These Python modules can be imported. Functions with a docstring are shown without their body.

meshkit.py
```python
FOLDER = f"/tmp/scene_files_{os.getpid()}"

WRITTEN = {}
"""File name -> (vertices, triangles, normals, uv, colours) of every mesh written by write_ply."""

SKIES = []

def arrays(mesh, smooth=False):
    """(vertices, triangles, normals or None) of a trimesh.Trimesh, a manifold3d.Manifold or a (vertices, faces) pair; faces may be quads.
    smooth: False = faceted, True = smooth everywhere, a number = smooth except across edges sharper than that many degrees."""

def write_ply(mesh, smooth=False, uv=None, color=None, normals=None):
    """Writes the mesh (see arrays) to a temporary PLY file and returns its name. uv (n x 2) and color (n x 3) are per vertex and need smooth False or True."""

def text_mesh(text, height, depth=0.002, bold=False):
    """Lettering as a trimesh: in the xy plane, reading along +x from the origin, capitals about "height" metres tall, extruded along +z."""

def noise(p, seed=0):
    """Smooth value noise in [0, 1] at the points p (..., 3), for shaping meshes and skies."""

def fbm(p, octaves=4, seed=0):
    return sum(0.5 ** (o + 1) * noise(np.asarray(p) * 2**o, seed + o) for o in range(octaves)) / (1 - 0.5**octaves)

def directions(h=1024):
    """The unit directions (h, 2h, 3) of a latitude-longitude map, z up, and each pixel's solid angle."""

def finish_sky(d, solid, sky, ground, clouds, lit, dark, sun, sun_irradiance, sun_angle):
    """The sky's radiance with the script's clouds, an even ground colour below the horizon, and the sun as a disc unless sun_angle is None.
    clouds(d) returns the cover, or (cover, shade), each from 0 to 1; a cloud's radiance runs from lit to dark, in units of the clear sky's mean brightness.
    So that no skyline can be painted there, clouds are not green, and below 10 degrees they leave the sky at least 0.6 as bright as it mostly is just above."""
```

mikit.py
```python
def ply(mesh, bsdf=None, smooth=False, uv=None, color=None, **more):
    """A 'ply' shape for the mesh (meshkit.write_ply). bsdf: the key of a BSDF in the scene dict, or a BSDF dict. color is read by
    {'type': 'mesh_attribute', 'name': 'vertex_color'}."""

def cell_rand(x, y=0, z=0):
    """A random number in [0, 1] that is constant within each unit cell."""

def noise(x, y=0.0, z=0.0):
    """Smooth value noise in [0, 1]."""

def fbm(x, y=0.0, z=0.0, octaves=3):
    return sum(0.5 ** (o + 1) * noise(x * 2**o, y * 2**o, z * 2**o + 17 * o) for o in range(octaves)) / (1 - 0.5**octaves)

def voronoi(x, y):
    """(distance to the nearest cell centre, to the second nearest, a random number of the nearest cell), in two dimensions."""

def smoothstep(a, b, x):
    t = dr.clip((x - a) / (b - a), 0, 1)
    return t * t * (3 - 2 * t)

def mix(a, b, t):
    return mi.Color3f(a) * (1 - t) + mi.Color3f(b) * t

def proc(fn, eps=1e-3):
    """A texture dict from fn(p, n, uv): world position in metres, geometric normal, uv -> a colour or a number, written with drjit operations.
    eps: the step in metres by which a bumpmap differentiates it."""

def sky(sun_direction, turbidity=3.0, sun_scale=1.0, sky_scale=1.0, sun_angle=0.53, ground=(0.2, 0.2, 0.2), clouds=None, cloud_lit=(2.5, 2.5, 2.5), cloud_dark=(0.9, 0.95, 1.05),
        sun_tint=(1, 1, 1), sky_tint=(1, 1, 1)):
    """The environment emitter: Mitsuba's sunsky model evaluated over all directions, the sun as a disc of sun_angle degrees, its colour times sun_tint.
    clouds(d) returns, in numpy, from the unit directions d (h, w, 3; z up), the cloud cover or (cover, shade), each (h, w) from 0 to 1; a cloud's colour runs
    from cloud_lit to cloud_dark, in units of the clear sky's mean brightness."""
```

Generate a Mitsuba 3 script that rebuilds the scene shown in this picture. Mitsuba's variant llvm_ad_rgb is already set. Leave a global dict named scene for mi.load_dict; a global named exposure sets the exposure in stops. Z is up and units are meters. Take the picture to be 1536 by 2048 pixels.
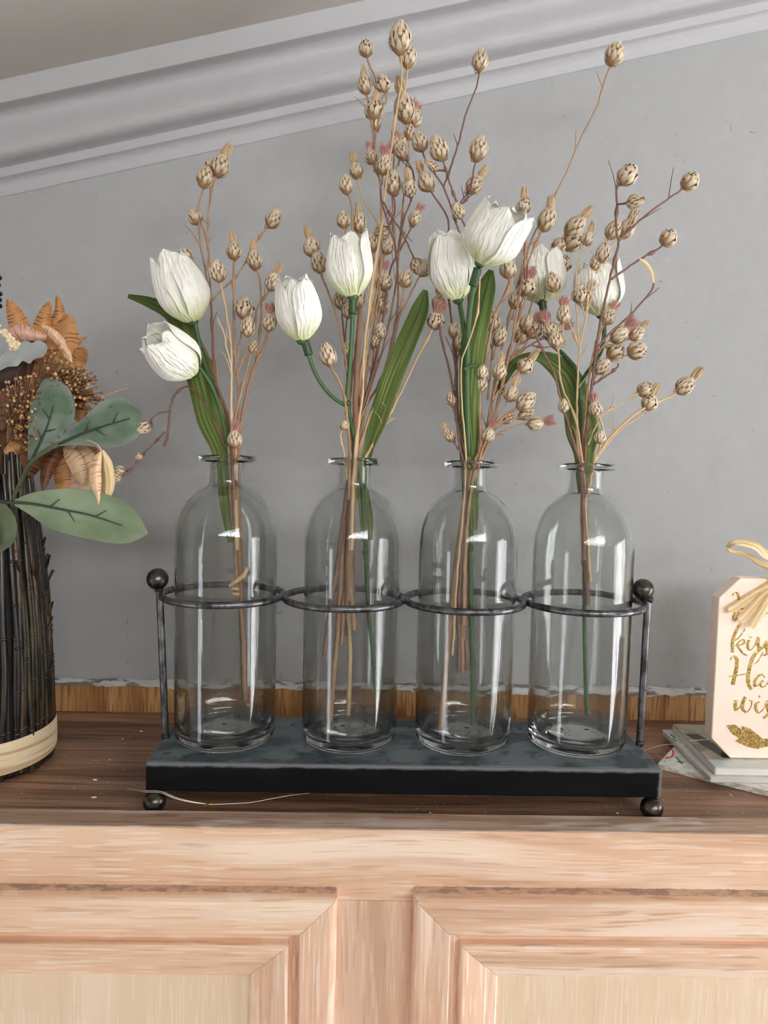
import math, random, re
import numpy as np, trimesh, mitsuba as mi, drjit as dr
from scipy.interpolate import PchipInterpolator
from shapely.geometry import Polygon, LineString
import mikit
from mikit import noise, fbm, voronoi, smoothstep, mix, proc, ply

T = mi.ScalarTransform4f
RND = random.Random(7)
scene, labels = {}, {}

# ---------------------------------------------------------------- camera, light, exposure
exposure = 0.37
F = 1539.0
CAM = np.array([-0.0314, -0.5350, 0.2578])
PIT, ROL, YAW = 0.0725, 0.0228, 0.0217
FW = np.array([math.sin(YAW)*math.cos(PIT), math.cos(YAW)*math.cos(PIT), -math.sin(PIT)])
_r0 = np.array([math.cos(YAW), -math.sin(YAW), 0]); _u0 = np.cross(_r0, FW)
RT = math.cos(ROL)*_r0 + math.sin(ROL)*_u0
UP = np.cross(RT, FW)
scene['camera'] = {'type': 'perspective', 'fov': math.degrees(2*math.atan(768/F)), 'fov_axis': 'x', 'near_clip': 0.02, 'far_clip': 60.0,
                   'to_world': T().look_at(origin=CAM.tolist(), target=(CAM+FW).tolist(), up=UP.tolist())}
L_GABLE, L_RIGHT, L_LEFT = (12.0, 12.2, 12.5), (5.6, 5.72, 5.9), (2.6, 2.73, 3.0)   # overcast daylight in two windows; the right pane is added to grade the wall
scene['sky'] = {'type': 'constant', 'radiance': {'type': 'rgb', 'value': [0.02, 0.02, 0.02]}}


def ray(px, py): return FW + RT*(px-768)/F - UP*(py-1024)/F
def at(px, py, y):
    """The point at depth y that a pixel of the photograph shows (for taking measurements off the photograph)."""
    d = ray(px, py); return CAM + d*((y-CAM[1])/d[1])
def atz(px, py, z):
    d = ray(px, py); return CAM + d*((z-CAM[2])/d[2])
PXM = 1/2630.0            # metres per pixel at the depth of the bottles

# ---------------------------------------------------------------- materials
def lin(r, g, b):
    return [((c/255+.055)/1.055)**2.4 if c > 10 else c/255/12.92 for c in (r, g, b)]
def rgb(r, g, b): return {'type': 'rgb', 'value': lin(r, g, b)}
def C(r, g, b): return mi.Color3f(*lin(r, g, b))
def two(b): return {'type': 'twosided', 'bsdf': b}
def prin(col, rough=.5, **k):
    return two({'type': 'principled', 'base_color': col if isinstance(col, dict) else rgb(*col), 'roughness': rough, **k})
def bump(b, fn, scale=1.0, eps=4e-4):
    return two({'type': 'bumpmap', 'nested': proc(fn, eps), 'scale': scale, 'bsdf': b['bsdf'] if b['type'] == 'twosided' else b})
VC = {'type': 'mesh_attribute', 'name': 'vertex_color'}

def f_wall(p, n, uv):
    m = fbm(p.x*9, p.z*9, 3.0, 3)
    s = noise(p.x*130, p.z*130, 5.0)
    spot = smoothstep(.95, .98, noise(p.x*210, p.z*210, 9.0)) * smoothstep(.5, .62, noise(p.x*26, p.z*26, 4.0)) * .5
    return mix(C(160, 161, 161), C(167, 167, 166), m)*(1-spot*.6) + (s-.5)*.012
def f_wall_bump(p, n, uv): return (fbm(p.x*260, p.z*260, 1.0, 2)*.00035 + noise(p.x*40, p.z*40)*.0008)
scene['m_wall'] = bump(prin(proc(f_wall), .62, specular=.3), f_wall_bump)
scene['m_ceiling'] = prin((178, 172, 165), .8)
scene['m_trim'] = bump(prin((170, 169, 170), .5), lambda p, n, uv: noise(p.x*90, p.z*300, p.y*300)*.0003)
scene['m_room'] = prin((196, 194, 190), .8)
scene['m_floor'] = prin((120, 96, 72), .7)
scene['m_white'] = prin((222, 222, 222), .5)

def grain(along, a, b, seed, f1=5.0, f2=420.0, f3=60.0):
    """0..1 streaks that run along the axis 'along', across a and b."""
    w = noise(along*9, a*22, seed)*.012
    g = fbm(along*f1, (a+w)*f3, b*f3+seed, 3)
    h = noise(along*f1*7, (a+w*.5)*f2*1.8, b*f2+seed*3)
    return g, h
def oak(axis, base, light, dark, seed, ph=1.0):
    def fn(p, n, uv):
        al, a, b = (p.x, p.z, p.y) if axis == 'x' else (p.z, p.x, p.y)
        g, h = grain(al, a, b, seed)
        ring = fbm(al*3.2, a*85 + noise(al*4, a*14, seed)*3, b*40+seed, 2)
        c = mix(C(*base), C(*light), smoothstep(.48, .78, g)*.85)
        c = mix(c, C(*dark), smoothstep(.60, .88, h)*.42*ph)
        c = mix(c, C(*light), smoothstep(.62, .86, noise(al*46, a*880 + noise(al*12, a*30)*1.5, seed+4))*.6)
        return mix(c, C(*dark), smoothstep(.56, .76, ring)*.42)
    return fn
def oak_bump(axis):
    def fn(p, n, uv):
        al, a = (p.x, p.z) if axis == 'x' else (p.z, p.x)
        return noise(al*20, a*700, p.y*700)*.00022
    return fn
OB, OL, OD = (215, 179, 149), (231, 210, 190), (178, 136, 106)
scene['m_oak_h'] = bump(prin(proc(oak('x', OB, OL, OD, 3)), .5), oak_bump('x'))
scene['m_oak_h2'] = bump(prin(proc(oak('x', (212, 176, 147), (228, 208, 190), (170, 128, 100), 8, 1.4)), .5), oak_bump('x'))
scene['m_oak_v'] = bump(prin(proc(oak('z', (214, 176, 148), (230, 211, 193), (176, 130, 102), 5)), .5), oak_bump('z'))
scene['m_oak_v2'] = bump(prin(proc(oak('z', (206, 172, 146), (222, 196, 174), (176, 136, 110), 11)), .5), oak_bump('z'))
scene['m_panel'] = bump(prin(proc(oak('z', (214, 189, 161), (224, 204, 180), (198, 169, 141), 15, .6)), .5), oak_bump('z'))
def f_ledge(p, n, uv):
    g, h = grain(p.x, p.y, p.z, 21.0, 6, 500, 130)
    c = mix(C(160, 131, 110), C(198, 178, 164), smoothstep(.42, .75, g))
    c = mix(c, C(112, 88, 72), smoothstep(.6, .9, h)*.6)
    return mix(c, C(205, 192, 186), smoothstep(.62, .8, fbm(p.x*22, p.y*90, 2.0, 3))*.7)
scene['m_ledge'] = prin(proc(f_ledge), .6)
def f_dust(p, n, uv):
    g = fbm(p.x*160, p.y*300, p.z*300, 3)
    return mix(C(190, 158, 134), C(150, 124, 106), smoothstep(.36, .66, g))
scene['m_dusty'] = prin(proc(f_dust), .85)
def f_shelf(p, n, uv):
    g, h = grain(p.x, p.y, 0.0, 31.0, 3.2, 330, 55)
    c = mix(C(108, 78, 59), C(150, 114, 90), smoothstep(.3, .75, g))
    c = mix(c, C(72, 48, 34), smoothstep(.55, .9, h)*.6)
    c = mix(c, C(166, 138, 118), smoothstep(.6, .85, fbm(p.x*9, p.y*14, 7.0, 3))*.35)
    return mix(c, C(200, 190, 178), smoothstep(.9, .96, noise(p.x*420, p.y*420, 3.0))*.35)
scene['m_shelf'] = bump(prin(proc(f_shelf), .48), lambda p, n, uv: noise(p.x*16, p.y*500)*.0003)
def f_strip(p, n, uv):
    g, h = grain(p.z, p.x, 0.0, 41.0, 6, 380, 75)
    c = mix(C(140, 96, 56), C(186, 142, 92), smoothstep(.3, .72, g))
    return mix(c, C(112, 68, 36), smoothstep(.55, .85, h)*.7)
scene['m_strip'] = prin(proc(f_strip), .5)
def f_caulk(p, n, uv):
    return mix(C(198, 197, 194), C(112, 108, 104), smoothstep(.5, .66, fbm(p.x*85, p.z*260, p.y*150, 3)))
scene['m_caulk'] = prin(proc(f_caulk), .8)

def f_steel(p, n, uv):
    g = fbm(p.x*220, p.y*220, p.z*90, 3)
    return mix(C(118, 118, 122), C(66, 64, 66), smoothstep(.4, .72, g))
scene['m_steel'] = prin(proc(f_steel), .36, metallic=.9)
def f_ball(p, n, uv):
    return mix(C(96, 90, 84), C(60, 56, 54), smoothstep(.35, .7, fbm(p.x*260, p.y*260, p.z*260, 3)))
scene['m_ball'] = prin(proc(f_ball), .3, metallic=.95)
def f_tray(p, n, uv):
    hw, zt, zb = .185, .037, .016
    e = dr.minimum(dr.minimum(dr.abs(p.z-zt), 1.0), dr.abs(hw-p.x))
    w = fbm(p.x*150, p.y*150, p.z*260, 3)
    wear = smoothstep(.0026, .0, e - w*.0016)
    c = mix(C(15, 15, 16), C(24, 24, 25), fbm(p.x*30, p.y*30, p.z*90, 3))
    return mix(c, C(120, 120, 122), wear*.8)
scene['m_tray'] = prin(proc(f_tray), .5, specular=.04)
def f_slate(p, n, uv):
    g = fbm(p.x*42, p.y*70, 2.0, 4)
    c = mix(C(64, 73, 78), C(98, 108, 112), smoothstep(.35, .7, g))
    return mix(c, C(40, 44, 46), smoothstep(.63, .8, fbm(p.x*120, p.y*120, 8.0, 3))*.5)
scene['m_slate'] = prin(proc(f_slate), .5, specular=.4)
scene['m_weld'] = prin((38, 38, 40), .45, metallic=.4)
scene['m_glass'] = {'type': 'dielectric', 'int_ior': 1.5, 'ext_ior': 1.0, 'specular_transmittance': {'type': 'rgb', 'value': [.955, .965, .955]}}

def thin(col, rough=.6, dt=.9, **k):
    return {'type': 'principledthin', 'base_color': col if isinstance(col, dict) else rgb(*col), 'roughness': rough, 'diff_trans': dt, **k}
def f_petal(p, n, uv):
    v, u = uv.x, uv.y
    st = noise(v*46 + noise(u*9, v*7)*2.0, u*7.0, 1.0)
    c = mix(C(217, 223, 166), C(236, 235, 226), smoothstep(.02, .42, u + (st-.5)*.12))
    c = mix(c, C(233, 236, 206), smoothstep(.12, .0, dr.abs(v-.5))*.3)
    return c*(0.965+.05*st)
scene['m_petal'] = two({'type': 'bumpmap', 'nested': proc(lambda p, n, uv: noise(uv.x*34+noise(uv.y*8, uv.x*5)*2, uv.y*9)*.0013, 4e-4), 'scale': 1.0,
                        'bsdf': {'type': 'principled', 'base_color': proc(f_petal), 'roughness': .75, 'sheen': .3}})
def f_leaf(p, n, uv):
    v, u = uv.x, uv.y
    st = noise(v*24 + noise(u*6, v*4, 2.0)*1.2, u*5.0, 3.0)
    c = mix(C(74, 92, 50), C(124, 138, 80), smoothstep(.3, .8, st)*.75 + smoothstep(.2, .55, noise(u*3.2+p.x*20, v*1.5, 8.0))*.25)
    return mix(c, C(48, 66, 38), smoothstep(.62, .95, u)*.55)
scene['m_leaf'] = thin(proc(f_leaf), .55, .45)
scene['m_green'] = prin((58, 90, 48), .42)
scene['m_green_dark'] = prin((46, 70, 38), .45)
def f_stem(p, n, uv):
    return mix(C(186, 150, 114), C(132, 98, 74), fbm(p.x*160, p.y*160, p.z*55, 3))
scene['m_stem_tan'] = prin(proc(f_stem), .6)
scene['m_stem_pale'] = prin((198, 170, 130), .6)
scene['m_stem_red'] = prin(proc(lambda p, n, uv: mix(C(136, 98, 84), C(92, 62, 58), fbm(p.x*160, p.y*160, p.z*60, 3))), .6)
scene['m_stem_brown'] = prin(proc(lambda p, n, uv: mix(C(166, 126, 96), C(110, 78, 58), fbm(p.x*300, p.y*300, p.z*40, 3))), .6)
scene['m_pod'] = prin(VC, .42, sheen=.2)
scene['m_vc'] = prin(VC, .7)
scene['m_raffia'] = prin(proc(lambda p, n, uv: mix(C(232, 208, 160), C(196, 168, 118), smoothstep(.35, .7, noise(uv.x*14, uv.y*2.0, 4.0)))), .6)
def f_band(p, n, uv):
    return mix(C(236, 214, 178), C(196, 168, 130), smoothstep(.45, .85, noise(p.x*14+p.y*14, p.z*420 + noise(p.x*30, p.z*40)*2, 4.0)))
scene['m_band'] = prin(proc(f_band), .55)
TW = [((46, 38, 27), (20, 17, 14)), ((74, 62, 36), (30, 26, 18)), ((36, 36, 36), (14, 14, 15)), ((92, 70, 42), (40, 30, 20))]
for i, (a, b) in enumerate(TW):
    scene[f'm_twig_{i}'] = prin(proc(lambda p, n, uv, a=a, b=b: mix(C(*a), C(*b), smoothstep(.3, .7, fbm(p.x*200, p.y*200, p.z*46, 3)))), .34, specular=.6)
scene['m_black'] = prin((14, 12, 10), .8)
def wood_petal(a, b):
    return prin(proc(lambda p, n, uv: mix(C(*a), C(*b), smoothstep(.58, .82, noise(uv.x*1.2, uv.y*46.0 + noise(uv.x*2.5, uv.y*3.0)*5.0, 2.0)))), .6)
scene['m_shaving'] = wood_petal((192, 138, 86), (132, 86, 50))
scene['m_shaving_pale'] = wood_petal((226, 192, 152), (190, 146, 108))
scene['m_shaving_pink'] = wood_petal((214, 172, 152), (168, 120, 106))
scene['m_shaving_dark'] = wood_petal((112, 70, 42), (66, 40, 28))
def f_lamb(p, n, uv):
    g = fbm(p.x*55, p.y*55, p.z*55, 3)
    c = mix(C(82, 102, 80), C(116, 128, 116), smoothstep(.3, .72, g))
    c = mix(c, C(138, 146, 142), smoothstep(.30, .5, dr.abs(uv.x-.5))*.45)
    return mix(c, C(58, 70, 58), smoothstep(.70, .78, fbm(p.x*210, p.y*210, p.z*210, 2))*.6)
scene['m_lamb'] = prin(proc(f_lamb), .85, sheen=.6)
scene['m_lamb_green'] = prin(proc(lambda p, n, uv: mix(C(100, 118, 86), C(138, 149, 124), smoothstep(.3, .75, fbm(p.x*45, p.y*45, p.z*45, 3)) * .8 + smoothstep(.75, 1., uv.y)*.3)), .85, sheen=.6)
scene['m_lamb_dark'] = prin(proc(lambda p, n, uv: mix(C(66, 76, 52), C(92, 100, 72), fbm(p.x*90, p.y*90, p.z*90, 3))), .8)
scene['m_lamb_grey'] = prin((152, 156, 154), .9, sheen=.5)
scene['m_vein'] = prin((52, 62, 46), .7)
scene['m_purple_leaf'] = prin((66, 48, 42), .7)
scene['m_seed'] = prin(VC, .5)
scene['m_cream'] = prin((226, 206, 170), .8)
scene['m_pink'] = bump(prin((250, 229, 211), .55), lambda p, n, uv: fbm(p.x*300, p.z*300, p.y*300, 2)*.0003)
def f_gold(p, n, uv):
    a, b, w = voronoi(p.x*1500, p.z*1500)
    return mix(C(150, 112, 46), C(250, 226, 150), w*w)
scene['m_gold'] = prin(proc(f_gold), .38, metallic=.55)
def f_photo(p, n, uv):
    lx, ly = p.x, p.y
    c = mix(C(168, 160, 138), C(134, 124, 104), smoothstep(.35, .65, fbm(lx*60, ly*60, 2., 3)))
    c = mix(c, C(62, 54, 52), smoothstep(.0015, .0, dr.abs(lx-.2665+(ly-.105)*.18)-.0055)*smoothstep(.074, .077, ly)*smoothstep(.134, .128, ly))
    c = mix(c, C(184, 196, 196), smoothstep(.075, .069, ly))
    c = mix(c, C(206, 178, 166), smoothstep(.292, .300, lx)*smoothstep(.070, .066, ly))
    edge = smoothstep(.0160, .0156, p.z)
    return mix(c, C(222, 218, 212), edge)
scene['m_photo'] = prin(proc(f_photo), .3)
scene['m_tile'] = prin(proc(lambda p, n, uv: mix(C(206, 208, 204), C(182, 182, 178), fbm(p.x*90, p.y*90, p.z*200, 3))), .4)
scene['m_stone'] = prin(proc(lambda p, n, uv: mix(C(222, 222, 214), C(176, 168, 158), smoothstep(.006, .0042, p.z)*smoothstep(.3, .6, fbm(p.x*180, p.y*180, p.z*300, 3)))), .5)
scene['m_red_ink'] = prin((206, 66, 84), .5)
scene['m_green_ink'] = prin((40, 112, 84), .5)
scene['m_wire'] = prin((214, 206, 190), .28, metallic=.9)
scene['m_bulb'] = {'type': 'dielectric', 'int_ior': 1.5, 'specular_transmittance': rgb(250, 232, 180)}
scene['m_chip'] = prin((226, 222, 212), .8)
scene['m_crumb'] = prin((70, 50, 34), .8)

# ---------------------------------------------------------------- helpers
def key_for(name):
    if name not in scene and not any(k.startswith(name+'__') for k in scene) and name not in USED:
        USED.add(name); return name
    i = 1
    while f'{name}_{i:03d}' in USED or f'{name}_{i:03d}' in scene: i += 1
    USED.add(f'{name}_{i:03d}'); return f'{name}_{i:03d}'
USED = set()
def thing(name, label, cat, group=None):
    k = key_for(name); labels[k] = {'label': label, 'category': cat}
    if group: labels[k]['group'] = group
    return k
def part(parent, name, mesh, bsdf, smooth=False, label=None, kind=None, **k):
    key = key_for(f'{parent}__{name}' if parent else name)
    scene[key] = ply(mesh, bsdf, smooth, **k)
    if label or kind: labels[key] = {a: b for a, b in (('label', label), ('kind', kind)) if b}
    return key
def struct(name, mesh, bsdf, smooth=False, label=None):
    k = part(None, name, mesh, bsdf, smooth); labels[k] = {'kind': 'structure', **({'label': label} if label else {})}
    return k
def box(x0, x1, y0, y1, z0, z1):
    m = trimesh.creation.box((x1-x0, y1-y0, z1-z0)); m.apply_translation(((x0+x1)/2, (y0+y1)/2, (z0+z1)/2)); return m
def rbox(x0, x1, y0, y1, z0, z1, r=.001):
    import manifold3d as m3
    s = m3.Manifold.sphere(r, 12)
    pts = [s.translate((x, y, z)) for x in (x0+r, x1-r) for y in (y0+r, y1-r) for z in (z0+r, z1-r)]
    return m3.Manifold.batch_hull(pts)
def quad(*p): return (np.array(p, float), np.array([[0, 1, 2], [0, 2, 3]]))
def cat(ms):
    V, Fc, n = [], [], 0
    for m in ms:
        v, f = (np.asarray(m[0]), np.asarray(m[1])) if isinstance(m, tuple) else (m.vertices, m.faces)
        if f.shape[1] == 4: f = np.vstack([f[:, :3], f[:, [0, 2, 3]]])
        V.append(v); Fc.append(f+n); n += len(v)
    return np.vstack(V), np.vstack(Fc)
def curve(P, n=None, per=None):
    """A smooth curve through the points P (k, d)."""
    P = np.asarray(P, float)
    if len(P) < 3 and n is None: n = 4
    s = np.r_[0, np.cumsum(np.linalg.norm(np.diff(P, axis=0), axis=1)+1e-9)]
    n = n or max(4, 4*(len(P)-1)+1)
    if len(P) == 2:
        return P[0] + np.linspace(0, 1, n)[:, None]*(P[1]-P[0])
    m = np.zeros_like(P); d = np.diff(P, axis=0)/np.diff(s)[:, None]
    m[1:-1] = (P[2:]-P[:-2])/(s[2:]-s[:-2])[:, None]; m[0], m[-1] = d[0], d[-1]
    t = np.linspace(0, s[-1], n); i = np.clip(np.searchsorted(s, t, 'right')-1, 0, len(P)-2)
    h = (s[i+1]-s[i])[:, None]; u = ((t-s[i])[:, None])/h
    return (2*u**3-3*u**2+1)*P[i] + (u**3-2*u**2+u)*h*m[i] + (3*u**2-2*u**3)*P[i+1] + (u**3-u**2)*h*m[i+1]
def tube(P, r, sides=7, closed=False, caps=True):
    P = np.asarray(P, float); n = len(P); r = np.broadcast_to(r, n)
    t = (np.roll(P, -1, 0)-np.roll(P, 1, 0)) if closed else np.gradient(P, axis=0)
    t /= np.linalg.norm(t, axis=1, keepdims=True)+1e-12
    a = np.cross(t[0], [0, 1, 0] if abs(t[0][1]) < .9 else [1, 0, 0]); A = np.zeros_like(P)
    for i in range(n):
        a = a - t[i]*(a@t[i]); a /= np.linalg.norm(a)+1e-12; A[i] = a
    B = np.cross(t, A); th = np.arange(sides)*2*math.pi/sides
    V = (P[:, None]+r[:, None, None]*(np.cos(th)[None, :, None]*A[:, None]+np.sin(th)[None, :, None]*B[:, None])).reshape(-1, 3)
    Fc = []
    for i in range(n if closed else n-1):
        j = (i+1) % n
        for k in range(sides):
            l = (k+1) % sides
            Fc += [[i*sides+k, i*sides+l, j*sides+l], [i*sides+k, j*sides+l, j*sides+k]]
    if caps and not closed:
        for k in range(1, sides-1):
            Fc += [[0, k+1, k], [(n-1)*sides, (n-1)*sides+k, (n-1)*sides+k+1]]
    return V, np.array(Fc)
def ring_tube(c, R, r, n=64, sides=12):
    th = np.arange(n)*2*math.pi/n
    return tube(np.c_[c[0]+R*np.cos(th), c[1]+R*np.sin(th), np.full(n, c[2])], r, sides, closed=True)
def sphere(c, r, sub=3, sc=(1, 1, 1)):
    m = trimesh.creation.icosphere(sub, r); m.apply_scale(sc); m.apply_translation(c); return m
def grid_faces(nu, nv):
    i, j = np.meshgrid(np.arange(nu-1), np.arange(nv-1), indexing='ij'); a = (i*nv+j).ravel()
    return np.vstack([np.c_[a, a+1, a+nv+1], np.c_[a, a+nv+1, a+nv]])
def ribbon(path, widths, Y, cup=.0, n=22, m=9, wav=0.0, seed=0, tilt=0.0, round_=1.6):
    """A leaf or a strip: path and widths in the photograph's pixels, Y the depth along it (a number or one per point), cup the fold of its two halves in metres,
    tilt the depth difference between its edges in metres. Returns (mesh, uv)."""
    path = np.asarray(path, float); k = len(path)
    Y = np.broadcast_to(np.asarray(Y, float), k)
    q = curve(np.c_[path, Y*1000], n); s = np.linspace(0, 1, n)
    d = np.r_[0, np.cumsum(np.linalg.norm(np.diff(path, axis=0), axis=1))]; w = PchipInterpolator(d/d[-1], widths)(s)
    t = np.gradient(q[:, :2], axis=0); t /= np.linalg.norm(t, axis=1, keepdims=True)+1e-9
    nn = np.c_[-t[:, 1], t[:, 0]]; v = np.linspace(-1, 1, m)
    rr = np.random.default_rng(seed); V = []
    ph = rr.uniform(0, 6, 4)
    for i in range(n):
        for vv in v:
            e = q[i, :2]+nn[i]*vv*w[i]/2
            y = q[i, 2]/1000 + cup*(abs(vv)**round_)*min(1, w[i]/max(widths)) + tilt*vv*w[i]/max(widths)
            y += wav*abs(vv)*math.sin(9*s[i]+ph[0]+2*vv)+wav*.5*math.sin(17*s[i]+ph[1])*vv
            V.append(at(e[0], e[1], y))
    uv = np.array([[(a+1)/2, b] for b in s for a in v])
    return (np.array(V), grid_faces(n, m)), uv
def T_axis(pos, axis, scale, roll=0.0):
    z = np.asarray(axis, float); z = z/np.linalg.norm(z)
    x = np.cross([0, 1, 0.03], z); x /= np.linalg.norm(x); y = np.cross(z, x)
    c, s = math.cos(roll), math.sin(roll)
    M = np.eye(4); M[:3, 0] = (c*x+s*y)*scale; M[:3, 1] = (-s*x+c*y)*scale; M[:3, 2] = z*scale; M[:3, 3] = pos
    return T(M)

# ---------------------------------------------------------------- the room
SL = math.tan(math.radians(13.7))          # the vaulted ceiling rises to the right
YW = 0.222
X0, X1, YF, ZF = -1.35, 1.45, -1.75, -1.9
def zc(x): return 0.658 + SL*x
struct('wall_back', (np.array([[X0, YW, ZF], [X1, YW, ZF], [X1, YW, zc(X1)+.05], [X0, YW, zc(X0)+.05]]), np.array([[0, 1, 2], [0, 2, 3]])), 'm_wall', label='grey painted wall behind the shelf')
struct('ceiling', quad((X0, YW, zc(X0)), (X1, YW, zc(X1)), (X1, YF, zc(X1)), (X0, YF, zc(X0))), 'm_ceiling', label='sloping grey ceiling')
struct('floor', quad((X0, YF, ZF), (X1, YF, ZF), (X1, YW, ZF), (X0, YW, ZF)), 'm_floor')
def framed(name, P, Q, R_, S, bsdf): return struct(name, quad(P, Q, R_, S), bsdf)
# the wall behind the camera, around a gable window whose head follows the slope
GX0, GX1, GZ0 = -0.40, 1.36, .42
def gtop(x): return zc(x)-.05
def wall_with_hole(name, pts, hole, to3):
    pg = Polygon(pts, [hole]); m = trimesh.creation.triangulate_polygon(pg, engine='earcut')
    v, f = m; struct(name, (np.array([to3(a, b) for a, b in v]), f), 'm_room')
wall_with_hole('wall_front', [(X0, ZF), (X1, ZF), (X1, zc(X1)), (X0, zc(X0))], [(GX0, GZ0), (GX1, GZ0), (GX1, gtop(GX1)), (GX0, gtop(GX0))], lambda a, b: (a, YF, b))
RY0, RY1, RZ0, RZ1 = -.62, .06, -1.80, .34
wall_with_hole('wall_right', [(YF, ZF), (YW, ZF), (YW, zc(X1)), (YF, zc(X1))], [(RY0, RZ0), (RY1, RZ0), (RY1, RZ1), (RY0, RZ1)], lambda a, b: (X1, a, b))
LY0, LY1, LZ0, LZ1 = -1.20, -.85, -1.85, .10
wall_with_hole('wall_left', [(YF, ZF), (YW, ZF), (YW, zc(X0)), (YF, zc(X0))], [(LY0, LZ0), (LY1, LZ0), (LY1, LZ1), (LY0, LZ1)], lambda a, b: (X0, a, b))
def window(name, corners, inward, radiance, mullions):
    """corners a, b, c, d (bottom left, bottom right, top right, top left); a frame around panes that glow with the overcast sky."""
    c = [np.array(p, float) for p in corners]; inward = np.array(inward, float)
    ms = [tube(np.array([c[i], c[(i+1) % 4]]), .03, 4) for i in range(4)]
    for t in mullions: ms.append(tube(np.array([c[0]*(1-t)+c[1]*t, c[3]*(1-t)+c[2]*t]), .018, 4))
    k = struct(name, cat(ms), 'm_white')
    o = -inward*.03; p = [q+o for q in c]; n = np.cross(p[1]-p[0], p[2]-p[0])
    if n @ inward < 0: p = p[::-1]
    scene[k+'__pane'] = ply(quad(*p), 'm_white', emitter={'type': 'area', 'radiance': {'type': 'rgb', 'value': list(radiance)}})
window('window_1', [(GX0, YF, GZ0), (GX1, YF, GZ0), (GX1, YF, gtop(GX1)), (GX0, YF, gtop(GX0))], (0, 1, 0), L_GABLE, (.5,))
window('window_2', [(X1, RY0, RZ0), (X1, RY1, RZ0), (X1, RY1, RZ1), (X1, RY0, RZ1)], (-1, 0, 0), L_RIGHT, (.5,))  # added unseen window, put in to brighten the wall towards the right
window('door_3', [(X0, LY0, LZ0), (X0, LY1, LZ0), (X0, LY1, LZ1), (X0, LY0, LZ1)], (1, 0, 0), L_LEFT, ())
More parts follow.
